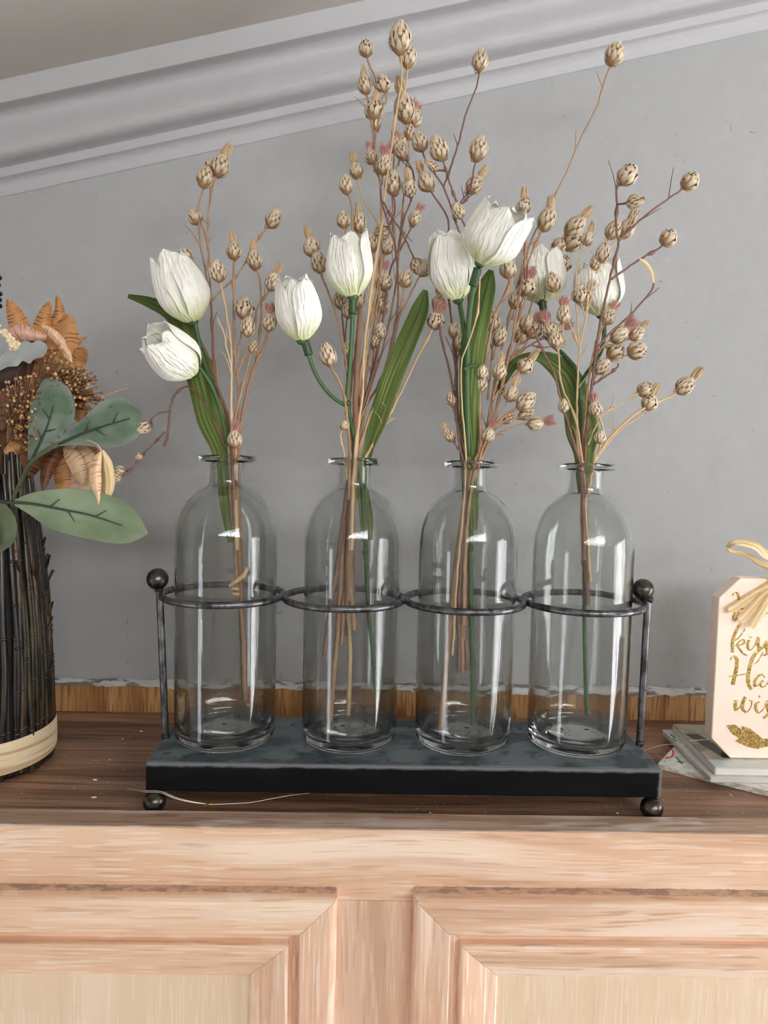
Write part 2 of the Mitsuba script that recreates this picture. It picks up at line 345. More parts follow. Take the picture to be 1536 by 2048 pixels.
# crown moulding on the rake
prof = [(YW+.002, .5877), (.2205, .5880), (.2195, .5925), (.2185, .5965), (.2165, .5993), (.2135, .6008), (.2100, .6012), (.2100, .6022), (.2080, .6085), (.2040, .6090)]
a = np.linspace(0, 1, 13)
prof += [(.2020-.0375*t - .0065*math.sin(2*math.pi*t), .6092+.0330*t - .0075*math.sin(2*math.pi*t)) for t in a]
prof += [(.1625, .6424), (.1622, .6432), (.1560, .6580), (.1550, .6620)]
prof = np.array(prof)
xs = [X0, X1]
V = np.array([[x, y, z + SL*x] for x in xs for y, z in prof]); n = len(prof)
Fc = np.array([[i, i+1, n+i+1, n+i] for i in range(n-1)])
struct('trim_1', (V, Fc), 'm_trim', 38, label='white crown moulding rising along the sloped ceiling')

# ---------------------------------------------------------------- cabinet under the shelf
YFR, ZT = -.031, .006
cab = thing('cabinet', 'whitewashed oak cabinet whose dusty top carries the bottle rack', 'cabinet')
CX0, CX1, CZ0 = -.75, .75, -.80
part(cab, 'shelf_top', box(CX0, CX1, -.0075, YW, -.018, 0), 'm_shelf', label='worn brown wooden cabinet top')
part(cab, 'front_ledge', rbox(CX0, CX1, YFR, -.0075, -.018, ZT, .0009), 'm_ledge', 30, label='greyed worn top edge of the face frame')
part(cab, 'top_rail', rbox(CX0, CX1, YFR-.0004, YFR+.019, -.0445, ZT-.0008, .0006), 'm_oak_h', 30)
part(cab, 'center_stile', rbox(-.075, .034, YFR-.0002, YFR+.019, CZ0, -.0447, .0004), 'm_oak_v2', 30)
part(cab, 'side_panel', box(CX0, CX0+.018, YFR+.019, YW, CZ0, -.018), 'm_oak_v')
part(cab, 'side_panel', box(CX1-.018, CX1, YFR+.019, YW, CZ0, -.018), 'm_oak_v')
part(cab, 'bottom_panel', box(CX0, CX1, YFR+.019, YW, CZ0-.018, CZ0), 'm_oak_h')
# door profile: (w from the outer edge, height proud of the frame)
DP = [(0, 0), (0, .0115), (.0006, .0133), (.0020, .0148), (.0042, .0156), (.0075, .0158), (.0236, .0155), (.0241, .0150), (.0243, .0098), (.0262, .0094), (.0300, .0078), (.0312, .0078), (.0314, .0136), (.0320, .0148),
      (.0334, .0152), (.0490, .0110), (.0498, .0100), (.0504, .0088), (.0570, .0076), (.0580, .0066), (.0580, .0020), (.0580, 0)]
def door(x0, x1, z0, z1, flip):
    d = part(cab, 'door', box(x0+.057, x1-.057, YFR-.0042, YFR-.0006, z0+.057, z1-.057), 'm_panel', label='raised-frame door, panel of paler wood')
    cx = [(x0, z0), (x1, z0), (x1, z1), (x0, z1)]; inn = [(1, 1), (-1, 1), (-1, -1), (1, -1)]
    for name, i, mt in (('bottom_rail', 0, 'm_oak_h'), ('stile', 1, 'm_oak_v'), ('rail', 2, 'm_oak_h2' if not flip else 'm_oak_h'), ('stile', 3, 'm_oak_v')):
        j = (i+1) % 4; ends = []
        gap = .00012
        for c, q, sgn in ((cx[i], inn[i], 1), (cx[j], inn[j], -1)):
            dx, dz = np.sign(cx[j][0]-cx[i][0])*gap*sgn, np.sign(cx[j][1]-cx[i][1])*gap*sgn
            ends.append(np.array([[c[0]+q[0]*w+dx, YFR-h-.0003, c[1]+q[1]*w+dz] for w, h in DP]))
        n = len(DP); V = np.vstack(ends)
        Fc = [[k, k+1, n+k+1] for k in range(n-1)]+[[k, n+k+1, n+k] for k in range(n-1)]
        part(d, name, (V, np.array(Fc)), mt, False)
    # dust that has settled along the top edge
    rng = np.random.default_rng(int(abs(x0)*1000)); xs = np.linspace(x0+.001, x1-.001, 260); V = []
    for x in xs:
        h = .0005+.0005*rng.random()**3
        for w, y in ((.2, 0), (1, -.0004), (.9, -.006), (.35, -.0125), (0, -.0146)):
            V.append((x, YFR+y, z1+h*w - (.0022 if y < -.012 else .0004 if y < -.009 else 0)))
    part(d, 'dust_line', (np.array(V), grid_faces(len(xs), 5)), 'm_dusty', True, 'grey dust along the top edge', 'stuff')
door(-.60, -.0462, -.74, -.0355, True)
door(.0055, .60, -.74, -.0345, False)
# strip of oak behind the shelf, paint and filler left along its top
struct('trim_2', box(CX0, CX1, YW-.008, YW-.0005, 0, .0262), 'm_strip', label='strip of golden oak along the back of the shelf')
xs = np.linspace(CX0, CX1, 700); V = []
for i, x in enumerate(xs):
    a = mikit.meshkit.fbm(np.array([[x*70, 1., 2.]]), 4)[0]; b = mikit.meshkit.fbm(np.array([[x*45, 7., 2.]]), 4)[0]
    drop = max(0, (b-.42))*.012*(1 if x > -.25 else .4)
    V += [(x, YW-.0083-.0006*a, .0262-drop), (x, YW-.0086-.0012*a, .0266), (x, YW-.006, .0276+.0022*a), (x, YW-.0012, .0290+.0042*a)]
struct('trim_3', (np.array(V), grid_faces(len(xs), 4)), 'm_caulk', True, label='ragged grey paint and filler line above the oak strip')

# ---------------------------------------------------------------- the rack
YB = .0493
ZB, ZTOP, ZR = .016, .037, .1493
AX = [-.1379, -.0419, .0464, .1351]
rack = thing('bottle_rack', 'dark metal rack with four rings and ball feet holding the bottles', 'rack')
part(rack, 'tray', rbox(-.185, .185, 0, .0986, ZB, ZTOP, .0012), 'm_tray', 40, label='black tray with worn bright edges')
part(rack, 'top_sheet', rbox(-.1835, .1835, .0018, .0968, ZTOP-.001, ZTOP+.0004, .0004), 'm_slate', 30, label='slate grey sheet on the tray')
ms = []
for x in np.linspace(-.168, .172, 9):
    ms.append(sphere((x+RND.uniform(-.006, .006), .0026, ZTOP+.0003), .0018, 1, (1, .6, .25)))
for m in ms: m.apply_translation((0, 0, ZTOP*.75+.0002*0))
for x, m in zip(np.linspace(-.168, .172, 9), ms): part(rack, 'weld_spot', m, 'm_weld', True)
for sx in (-1, 1):
    for y in (.0015, .0930):
        part(rack, 'foot', sphere((sx*.1790, y, .0081), .0081, 4), 'm_ball', True)
for k in range(4):
    R_ = .0454; cx = at((446, 688.5, 928.5, 1167)[k], 1197, YB)[0]
    part(rack, 'ring', ring_tube((cx, YB, ZR+[.0006, -.0004, -.0008, -.0002][k]), R_, .0026), 'm_steel', True)
for k, (a_, b_) in enumerate((((-.1836, ZTOP), (-.1886, .153)), ((.1858, ZTOP), (.1868, .152)))):
    x0, z0 = a_; x1, z1 = b_
    part(rack, 'post', tube(np.array([[x0+(x1-x0)*t, YB, z0+(z1-z0)*t] for t in np.linspace(0, 1, 6)]), .0027, 14), 'm_steel', True)
    part(rack, 'weld_spot', sphere((x0, YB-.001, ZTOP+.0012), .0036, 2, (1, 1, .5)) if False else cat([sphere((x0, YB-.0005, ZTOP+.0012), .0033, 2), sphere((x0+.002*(1-2*k), YB-.002, ZTOP+.001), .0018, 2)]), 'm_weld', True)
    part(rack, 'finial', sphere(at(*((315, 1158), (1286, 1179))[k], YB), .0082, 4), 'm_ball', True)
    part(rack, 'weld_spot', sphere((x1+(.001 if k else -.0005), YB, z1), .0034, 2), 'm_weld', True)

# ---------------------------------------------------------------- bottles
def lathe(prof, c, seg=96, wob=None):
    prof = np.asarray(prof, float); th = np.arange(seg)*2*math.pi/seg; n = len(prof); V = []
    for i, (r, z) in enumerate(prof):
        w = np.ones(seg) if wob is None else 1+wob(th, z)
        V.append(np.c_[c[0]+r*w*np.cos(th), c[1]+r*w*np.sin(th), np.full(seg, c[2]+z)])
    V = np.vstack(V); Fc = []
    for i in range(n-1):
        for k in range(seg):
            l = (k+1) % seg; a, b, c_, d = i*seg+k, i*seg+l, (i+1)*seg+l, (i+1)*seg+k
            if prof[i, 0] > 1e-7: Fc.append([a, b, c_])
            if prof[i+1, 0] > 1e-7: Fc.append([a, c_, d])
    m = trimesh.Trimesh(V, Fc, process=True, merge_tex=True); m.merge_vertices()
    if m.volume < 0: m.invert()
    return m
HB = .2175                                   # height of a bottle
out = [(0, .0016), (.024, .0010), (.030, 0), (.0335, .0004), (.0362, .0022), (.0376, .0055), (.0380, .010), (.0382, .03), (.0382, .08), (.0382, .13), (.0382, .150), (.0380, .157),
       (.0371, .1645), (.0358, .1702), (.0329, .1776), (.0289, .1840), (.0245, .1886), (.0203, .1918), (.0160, .1938), (.0139, .1952), (.0130, .1972), (.0128, .200), (.0126, .2085), (.0126, .2118),
       (.0134, .2127), (.0190, .2129), (.0208, .2136), (.0218, .2147), (.0220, .2156), (.0217, .2167), (.0208, .2178), (.0192, .2184), (.0160, .2185), (.0130, .2182), (.0112, .2174)]
inn = [(.0103, .2160), (.0101, .2085), (.0102, .200), (.0106, .1966), (.0118, .1940), (.0140, .1920), (.0190, .1892), (.0232, .1860), (.0272, .1818), (.0310, .1758), (.0338, .1688), (.0352, .1632), (.0359, .157), (.0361, .150),
       (.0361, .10), (.0361, .05), (.0360, .018), (.0352, .0118), (.0330, .0082), (.0300, .0068), (.0262, .0072), (.0200, .0098), (.0120, .0128), (.0050, .0142), (0, .0145)]
BL = ['clear glass bottle at the left end of the rack, holding two left-leaning tulips', 'clear glass bottle second from left, holding the two upright tulips on a forked stem',
      'clear glass bottle second from right, under the paired overlapping tulips', 'clear glass bottle at the right end of the rack, under the arching leaf']
for k in range(4):
    ph = np.random.default_rng(k+3).uniform(0, 6, 8)
    def wob(th, z, ph=ph):
        e = min(1, max(0, (.19-z)/.04))
        return e*1.5*(.004*np.sin(2*th+ph[0]+z*9) + .003*np.sin(3*th+ph[1]+z*26) + .0022*np.sin(5*th+ph[2]-z*40))
    b = thing('glass_bottle', BL[k], 'bottle')
    sc = (1.0, .955, .975, .985)[k]
    m = lathe([(r_*sc, z_) for r_, z_ in out+inn], (AX[k], YB, ZTOP+.0006), 120)
    v = np.array(m.vertices); rel = v-np.array([AX[k], YB, ZTOP+.0006]); r = np.hypot(rel[:, 0], rel[:, 1])
    th = np.arctan2(rel[:, 1], rel[:, 0]); inner = np.array([min(abs(rr-a_*sc)+abs(zz-z_) for a_, z_ in inn) < 1e-6 for rr, zz in zip(r, rel[:, 2])])
    w = np.array([wob(t_, z_) for t_, z_ in zip(th, rel[:, 2])])*inner
    v[:, 0] += rel[:, 0]*w; v[:, 1] += rel[:, 1]*w; m.vertices = v
    part(b, 'body', m, 'm_glass', 40)
    rng = np.random.default_rng(40+k); ms = []
    for i in range([5, 22, 26, 12][k]):
        a_, rr = rng.uniform(0, 6.28), rng.uniform(.012, .031); z = ZTOP+.0006+np.interp(rr, [0, .005, .012, .02, .026, .03, .034], [.0145, .0142, .0128, .0098, .0072, .0068, .0095])+.0008
        c = np.array([AX[k]+rr*math.cos(a_), YB+rr*math.sin(a_), z]); l = rng.uniform(.001, .0045); d = rng.uniform(0, 6.28); e = np.array([math.cos(d), math.sin(d), .1])*l/2
        ms.append(tube(np.array([c-e, c, c+e]), [.0003, .0005, .0002], 5))
    kd = part(None, 'plant_debris', cat(ms), 'm_crumb')
    labels[kd] = {'label': 'dry plant crumbs lying in the bottom of the %s bottle' % ('left end', 'second', 'third', 'right end')[k], 'category': 'debris', 'kind': 'stuff'}

# ---------------------------------------------------------------- tulips
def petal_mesh(base, axis, e1, L, rmax, phi, open_, wid, rng, lift=0.0):
    """A spoon-shaped petal of a cup around the axis."""
    e2 = np.cross(axis, e1); nu, nv = 22, 13; V, uv = [], []
    a1, a2 = rng.uniform(-.05, .05), rng.uniform(0, 6)
    for u in 1-(1-np.linspace(0, 1, nu))**1.5:
        rho = rmax*(.04+.96*math.sin(min(1, u/.46)*math.pi/2)**.72) if u < .46 else rmax*(1-(1-open_)*((u-.46)/.54)**1.8)
        w = wid*L*(.34+.66*math.sin(math.pi*min(.5, u*1.0)))*math.sqrt(max(.0006, 1-max(0, (u-.60)/.40)**2.3))
        for v in np.linspace(-1, 1, nv):
            s = v*w; th = phi + s/(max(rho, rmax*.55)*1.15) + a1*u
            rr = rho*(1-.05*v*v*u) + .0016*abs(v)**3*u*(1.3-u) + .0009*math.sin(5*v+a2)*u - .0008*math.exp(-(v/.18)**2)*math.sin(math.pi*u)
            h = L*(u*(1+lift)) - .10*L*v*v*u*.6
            V.append(base+axis*h+(e1*math.cos(th)+e2*math.sin(th))*rr); uv.append([(v+1)/2, u])
    return (np.array(V), grid_faces(nu, nv)), np.array(uv)
def blossom(parent, basepx, tippx, Yb, Yt, rpx, open_=.55, wid=.40, turn=0.0, seed=1, name='blossom', rise=None):
    b = at(*basepx, Yb); t = at(*tippx, Yt); ax = t-b; L = np.linalg.norm(ax); ax /= L
    e1 = np.cross(ax, [0, 1, 0]); e1 /= np.linalg.norm(e1); e1 = np.cross(e1, ax)*-1 if False else e1
    rng = np.random.default_rng(seed); key = f'{parent}__{name}'; key = key_for(key)
    USED.add(key)
    r = rpx*PXM*.94
    for i in range(6):
        outer = i < 3; phi = turn+i*2*math.pi/3 + (0 if outer else math.pi/3) + rng.uniform(-.12, .12)
        (m, uv) = petal_mesh(b, ax, e1, L*(.98+rng.uniform(-.09, .04) if outer else .98+rng.uniform(-.08, .06)), r*(1.0 if outer else .84), phi, open_+rng.uniform(-.12, .12) + (.08 if outer else -.02), wid*(.94 if outer else .9), rng)
        part(key, 'petal', m, 'm_petal', True, uv=uv)
    part(key, 'receptacle', sphere(b+ax*.0022, .0042, 2), 'm_green', True)
    return key
def px_curve(pts, Y0, Y1=None, n=None):
    pts = np.asarray(pts, float); Y = np.linspace(Y0, Y0 if Y1 is None else Y1, len(pts)) if np.isscalar(Y0) else np.asarray(Y0)
    return curve(np.array([at(x, y, d) for (x, y), d in zip(pts, Y)]), n)
def pts(s): return [tuple(float(v) for v in p.split(',')) for p in s.split()]
def collar(parent, P, n=4):
    part(parent, 'collar', tube(P, .0031, 10), 'm_green_dark', True)
B_ = YB
t1 = thing('tulip_spray', 'white silk tulip spray leaning left out of the left end bottle, two blooms', 'tulip')
part(t1, 'stem', tube(px_curve(pts('485,1400 483,1300 478,1200 472,1080 464,1000 458,930 452,870 438,810 420,765 395,730'), [B_]*6+[B_, B_-.004, B_-.008, B_-.010], 40), .0013, 8), 'm_green', True)
part(t1, 'stem', tube(px_curve(pts('438,810 420,760 405,715 396,675 390,645'), [B_-.004, B_+.004, B_+.008, B_+.006, B_+.004]), .0017, 8), 'm_green', True)
m, uv = ribbon(pts('466,1085 462,1030 456,960 448,905 424,835 404,760 382,690 345,628 300,605 256,592'), [20, 36, 46, 46, 62, 60, 46, 34, 22, 8], [B_+.003]*4+[B_+.004, B_+.008, B_+.014, B_+.022, B_+.030, B_+.036], .004, 46, 9, .0006, 3)
part(t1, 'leaf', m, 'm_leaf', True, uv=uv)
blossom(t1, (388, 648), (333, 497), B_+.006, B_-.006, 55, .55, .42, .35, 11)
blossom(t1, (392, 748), (300, 668), B_-.004, B_-.032, 52, .72, .45, 1.2, 12)
t2 = thing('tulip_spray', 'white silk tulip spray in the second bottle, one bloom upright and one nodding left', 'tulip')
part(t2, 'stem', tube(px_curve(pts('752,1380 746,1300 738,1220 732,1100 728,1030 722,960 711,905 703,850 694,800 699,740 704,660 706,600'), [B_+.006]*5+[B_+.003, B_, B_-.004, B_-.007, B_-.008, B_-.008, B_-.008], 50), .0016, 8), 'm_green', True)
part(t2, 'stem', tube(px_curve(pts('694,812 670,798 648,775 630,745 618,712 612,688'), [B_-.006, B_-.009, B_-.012, B_-.014, B_-.016, B_-.016]), .0014, 8), 'm_green', True)
part(t2, 'node', sphere(at(695, 806, B_-.007), .0026, 2), 'm_green_dark', True)
part(t2, 'node', sphere(at(731, 1103, B_+.006), .0023, 2), 'm_green_dark', True)
collar(t2, px_curve(pts('706,594 706,612 705,628'), B_-.008)); collar(t2, px_curve(pts('610,683 614,696 618,710'), B_-.016))
m, uv = ribbon(pts('734,1080 732,1030 726,960 735,905 757,835 786,750 815,680 838,625 851,580'), [22, 26, 20, 20, 38, 42, 40, 36, 10], [B_+.007, B_+.007, B_+.004, B_+.004, B_+.006, B_+.006, B_+.004, B_+.002, B_-.002], -.004, 40, 9, .0005, 5)
part(t2, 'leaf', m, 'm_leaf', True, uv=uv)
blossom(t2, (604, 685), (588, 548), B_-.016, B_-.026, 46, .62, .42, .2, 21)
blossom(t2, (706, 598), (690, 462), B_-.008, B_-.010, 50, .72, .40, .9, 22)
t3 = thing('tulip_spray', 'white silk tulip spray with two overlapping blooms above the third bottle', 'tulip')
part(t3, 'stem', tube(px_curve(pts('945,1450 946,1330 943,1200 942,1100 941,1000 938,930 935,880 934,740 938,640 946,575 955,540'), [B_+.004]*6+[B_-.006, B_-.016, B_-.020, B_-.024, B_-.028], 50), .0021, 8), 'm_green', True)
part(t3, 'stem', tube(px_curve(pts('935,740 930,680 925,640 918,600'), [B_-.014, B_-.010, B_-.004, B_]), .0018, 8), 'm_green', True)
part(t3, 'node', sphere(at(942, 1098, B_+.003), .0024, 2), 'm_green_dark', True)
part(t3, 'twist_tie', tube(px_curve(pts('928,740 938,733 950,731'), B_-.019), .0013, 6), 'm_green', True)
collar(t3, px_curve(pts('956,536 950,556 945,572'), [B_-.028, B_-.026, B_-.024]))
m, uv = ribbon(pts('942,1060 940,1000 936,950 933,905 929,800 931,700 938,640'), [26, 30, 26, 28, 20, 22, 8], [B_-.002]*4+[B_-.008, B_-.010, B_-.010], .003, 34, 7, .0004, 7)
part(t3, 'leaf', m, 'm_leaf', True, uv=uv)
m, uv = ribbon(pts('946,1040 945,1000 943,950 944,905 943,800 949,700 961,630 972,580 982,540'), [20, 24, 22, 24, 34, 42, 42, 38, 10], [B_+.002]*4+[B_-.006, B_-.010, B_-.010, B_-.008, B_-.004], .004, 40, 9, .0005, 8)
part(t3, 'leaf', m, 'm_leaf', True, uv=uv)
blossom(t3, (917, 604), (893, 452), B_-.002, B_-.008, 50, .55, .42, 1.0, 31)
blossom(t3, (957, 530), (1024, 408), B_-.028, B_-.046, 58, .80, .42, .45, 32)
t4 = thing('tulip_spray', 'white silk tulip spray half hidden by seed heads above the right end bottle', 'tulip')
part(t4, 'stem', tube(px_curve(pts('1173,1430 1170,1320 1168,1200 1168,1090 1167,1000 1167,930 1164,880 1162,810 1155,745 1130,712 1097,680 1089,640 1085,605'), [B_+.004]*6+[B_+.006, B_+.010, B_+.014, B_+.022, B_+.032, B_+.038, B_+.038], 56), .0017, 8), 'm_green', True)
part(t4, 'stem', tube(px_curve(pts('1161,800 1168,757 1186,730 1203,700 1209,655 1205,620'), [B_+.010, B_+.014, B_+.020, B_+.026, B_+.028, B_+.028]), .0017, 8), 'm_green', True)
collar(t4, px_curve(pts('1084,600 1087,620 1090,634'), B_+.038))
m, uv = ribbon(pts('1166,990 1166,950 1168,912 1164,860 1153,800 1134,752 1100,722 1066,712 1032,726 1008,758 1000,790'), [20, 30, 40, 66, 60, 52, 36, 17, 20, 18, 6], [B_+.006]*3+[B_+.012, B_+.016, B_+.020, B_+.020, B_+.014, B_+.010, B_+.008, B_+.008], .004, 48, 9, .0006, 9)
part(t4, 'leaf', m, 'm_leaf', True, uv=uv)
blossom(t4, (1084, 608), (1076, 500), B_+.040, B_+.044, 58, .75, .42, .3, 41)
blossom(t4, (1203, 634), (1192, 520), B_+.028, B_+.020, 54, .7, .42, .8, 42)

# ---------------------------------------------------------------- dried flowers
def pod_mesh(seed, H=1.22, holes=0, n=44):
    """A seed head of overlapping papery scales, one unit wide, its stalk end at the origin, its tip along +z."""
    rng = np.random.default_rng(seed); V, Fc, Cc, nv = [], [], [], 0
    prof = lambda t: .5*math.sin(math.pi*min(1, max(0, t))**.85)**.62
    core = trimesh.creation.icosphere(2, 1); v = np.array(core.vertices); t = (v[:, 2]+1)/2
    rr = np.array([prof(x)*.86 for x in t]); q = np.hypot(v[:, 0], v[:, 1])+1e-9
    v = np.c_[v[:, 0]/q*rr, v[:, 1]/q*rr, t*H*.97]
    V.append(v); Fc.append(core.faces); Cc.append(np.tile(lin(146, 114, 80), (len(v), 1))); nv += len(v)  # darker core: recess shade between the scales is put into its colour
    for i in range(n):
        t0 = .05+.80*(i/n)**.9; phi = i*2.39996+rng.uniform(-.12, .12); ln = .50*(1-.30*t0)*rng.uniform(.9, 1.12); wd = .128*(1-.30*t0)*rng.uniform(.9, 1.1); P = []
        light = rng.uniform(.78, 1.06)
        for a, (s, wf, bul) in enumerate(((0, .60, .0), (.32, 1.0, .05), (.70, .70, .06), (1.0, .05, .05))):
            tt = min(1.03, t0+s*ln/H); r = (prof(min(tt, .97)) if tt < .97 else prof(.97))*.93+.012+bul
            for b in (-1, 0, 1):
                dth = b*wd*wf/max(.12, prof(min(.9, t0+.1)))
                rb = r-(.030 if b else 0)
                P.append((rb*math.cos(phi+dth), rb*math.sin(phi+dth), tt*H))
                col = lin(*((170, 142, 110) if a == 0 else (206, 188, 160) if a == 1 else (222, 208, 184) if b == 0 else (198, 176, 146)))
                Cc.append(np.array([col])*light)
        f = grid_faces(4, 3); V.append(np.array(P)); Fc.append(f[:, ::-1]+nv); nv += 12
    for i in range(holes):
        t0 = rng.uniform(.42, .95); phi = rng.uniform(-2.6, .2)
        m = trimesh.creation.icosphere(1, .062); m.apply_scale((.8, .8, 1.25)); r = prof(min(t0, .97))*.93+.035
        v = m.vertices+np.array([r*math.cos(phi), r*math.sin(phi), t0*H]); V.append(v); Fc.append(m.faces+nv); nv += len(v); Cc.append(np.tile(lin(58, 40, 30), (len(v), 1)))
    return (np.vstack(V), np.vstack(Fc)), np.vstack(Cc)
def tuft_mesh(seed, pink, n=70):
    rng = np.random.default_rng(seed); V, Fc, Cc, nv = [], [], [], 0
    for i in range(n):
        a = rng.uniform(0, 6.28); r0, r1 = rng.uniform(.02, .17), rng.uniform(.12, .40) if pink else rng.uniform(.06, .29); h = rng.uniform(.45, .90)
        p = np.array([[r0*math.cos(a), r0*math.sin(a), -.08], [(r0*.4+r1*.75)*math.cos(a), (r0*.4+r1*.75)*math.sin(a), h*.5], [r1*(1.1 if pink else .62)*math.cos(a+.2), r1*(1.1 if pink else .62)*math.sin(a+.2), h]])
        v, f = tube(p, [.034, .036, .012], 4); V.append(v); Fc.append(f+nv); nv += len(v)
        c0, c1 = ((204, 174, 152), (192, 142, 132)) if pink else ((180, 150, 114), (206, 180, 142))
        k = rng.uniform(.8, 1.12); Cc.append(np.repeat(np.array([lin(*c0), lin(*c1), lin(*c1)])*k, 4, axis=0))
    return (np.vstack(V), np.vstack(Fc)), np.vstack(Cc)
def bulk(m, c, bs): return ply(m, bs, True, color=c)
PODS = {'p': [bulk(*pod_mesh(s, 1.22+.07*s, 0, 40), 'm_pod') for s in range(4)], 'h': [bulk(*pod_mesh(10+s, 1.10, 7, 40), 'm_pod') for s in range(3)], 'b': [bulk(*pod_mesh(20+s, 1.5, 0, 26), 'm_pod') for s in range(2)]}
PODS['P'] = PODS['p'][2:]
TUFT = {'f': [bulk(*tuft_mesh(s, False), 'm_vc') for s in range(3)], 'k': [bulk(*tuft_mesh(9+s, True), 'm_vc') for s in range(3)]}
STALKS = []
def stalk(bottle, dn, dt, mat, label, text, r=1.0):
    k = thing('dried_flower_stem', label, 'dried flower', 'dried flower stems in the %s bottle' % ('left end', 'second', 'third', 'right end')[bottle])
    rng = random.Random(len(labels)*13+5)
    ms = []; heads = []; twigs = []
    for li, seg in enumerate(text.split(';')):
        mm = re.search(r'@(-?\d+)', seg); seg = re.sub(r'@-?\d+', '', seg)
        body, _, head = seg.strip().partition('>')
        P = pts(body); off = 0.0
        if mm: off = float(mm.group(1))/1000
        elif li: off = rng.uniform(-.007, .007)
        n = len(P); W = []
        for i, (x, y) in enumerate(P):
            d = B_+dn+(dt*min(1.5, (905-y)/500) if y < 905 else dn*min(1, (y-905)/300)*.8)
            d += off*i/max(1, n-1)
            W.append(at(x, y, d))
        W = np.array(W); Q = curve(W, max(5, 5*(n-1)))
        # dry stems are slightly crooked
        jit = np.random.default_rng(len(labels)*7+li).normal(0, .00016, Q.shape); jit[0] = jit[-1] = 0; Q = Q+jit
        zq = Q[:, 2]; rad = r*(np.interp(zq, [.06, .22, .26, .31, .5], [.00175, .00165, .00120, .00088, .00062]) if not li else np.linspace(.00072, .00056, len(Q)))
        ms.append(tube(Q, rad, 6))
        for i in range(3, len(Q)-2, 7):
            if rng.random() < .5: ms.append(tube(Q[i-1:i+2], [.0007*r, .00150*r, .0008*r], 6))
        for i in range(2, len(Q)-2, 4):
            if Q[i][2] > .27 and rng.random() < .32: twigs.append((Q[i], Q[i+1]))
        if head:
            h = re.match(r'([a-zA-Z])(\d+)(?:\+([fk]))?', head.strip())
            ax = Q[-1]-Q[-3]; ax = ax/np.linalg.norm(ax); ax = ax+np.array([rng.uniform(-.15, .15), rng.uniform(-.45, .15), .25]); ax /= np.linalg.norm(ax)
            heads.append((h.group(1), float(h.group(2))*.93*PXM*np.linalg.norm(Q[-1]-CAM)/.585, h.group(3), Q[-1], ax))
    # hooked bracts under the heads and bare side twiglets
    for kind, w, tf, p, ax in heads:
        for _ in range(3):
            d = ax*rng.uniform(-.1, .6)+np.array([rng.uniform(-1, 1), rng.uniform(-1, .3), rng.uniform(-.3, .3)]); d /= np.linalg.norm(d); L_ = rng.uniform(.25, .5)*w; o = p-ax*w*.3
            ms.append(tube(np.array([o, o+d*L_*.6, o+d*L_*.8+ax*L_*.6]), [.0005, .0004, .0002], 5))
    for P_, Q_ in twigs:
        t_ = Q_-P_; t_ = t_/np.linalg.norm(t_); d = t_*rng.uniform(.5, 1.0)+np.array([rng.uniform(-1, 1)*.8, rng.uniform(-.8, .8), rng.uniform(-.1, .5)]); d /= np.linalg.norm(d); L_ = rng.uniform(.006, .022)
        e = P_+d*L_; ms.append(tube(curve([P_, P_+d*L_*.5+t_*L_*.10, e+t_*L_*rng.uniform(-.1, .4)], 8), np.linspace(.00045, .0002, 8), 4))
    part(k, 'stem', cat(ms), mat, True)
    for kind, w, tf, p, ax in heads:
        pool = PODS[kind]; hgt = {'p': 1.32, 'P': 1.4, 'h': 1.10, 'b': 1.5}[kind]
        hk = key_for(k+'__seed_head'); base = p - ax*w*.30
        scene[hk] = {**rng.choice(pool), 'to_world': T_axis(base, ax, w, rng.uniform(-.4, .4))}
        if tf:
            a2 = ax+np.array([rng.uniform(-.35, .35), rng.uniform(-.3, .1), rng.uniform(0, .2)]); tk = hk+'__tuft'
            scene[tk] = {**rng.choice(TUFT[tf]), 'to_world': T_axis(base+ax*w*hgt*.90, a2, w*.98, rng.uniform(0, 6))}
            labels[tk] = {'label': 'pink faded floret tuft' if tf == 'k' else 'straw coloured floret tuft'}
    return k
exec_data = []
TAN, PALE, RED, BRN = 'm_stem_tan', 'm_stem_pale', 'm_stem_red', 'm_stem_brown'
# bottle 1
stalk(0, .000, .030, TAN, 'tallest dried stalk in the left bottle, three pods clustered at its top', '476,1200 470,1080 462,990 459,905 446,830 433,740 424,650 422,602 412,545 400,480 396,420 403,388 408,368>p32; 422,602 419,540 417,500 404,451 394,442>p28; 415,500 416,450 420,402 428,362 436,346>p36+f; 420,402 423,360 423,340>p28@9; 423,602 440,583 470,556 498,512 511,486 528,463 542,448>p32; 417,583 404,560 391,535 377,518>p27')
stalk(0, -.003, .020, RED, 'bare dark red dried stalk beside the tulip leaf in the left bottle', '471,1080 467,990 464,905 459,841 431,760 425,680 423,622 421,604; 428,735 404,690 382,647@5')
stalk(0, .003, .008, TAN, 'dried stalk in the left bottle with a large round open seed head', '478,1150 473,1000 475,905 478,796 469,699 467,600 467,557 468,512>p30+f; 475,715 482,670 488,628>h40@-4')
stalk(0, -.004, .000, PALE, 'pale dried stalk in the left bottle with one silvery pod', '474,1100 471,980 469,905 463,844 462,699 452,618 443,575 438,556>p34; 462,735 452,690 447,665 434,636')
stalk(0, .004, .016, TAN, 'dried stalk with two straw tufted pods leaning right toward the nodding tulip', '482,1170 477,990 478,905 486,820 510,731 521,650 523,602 520,560 511,532>p31+f; 510,660 515,615 533,590 542,574>p31+f')
stalk(0, .001, -.006, TAN, 'thin dried stalk in the left bottle with a small bud low down', '480,1100 475,960 473,905 470,838 488,763 497,725 503,702>b20; 475,750 490,705 496,666>p30')
stalk(0, -.001, -.014, BRN, 'dried stalk with a pink tufted pod just left of the nodding tulip', '490,1400 487,1310 483,1210 478,1100 474,990 477,905 483,841 506,738 525,700 532,680 537,655>p30+k', 1.15)
stalk(0, -.006, -.010, TAN, 'short dried sprig with a pink tuft resting on the lip of the left bottle', '474,1000 472,930 470,889>p30+k')
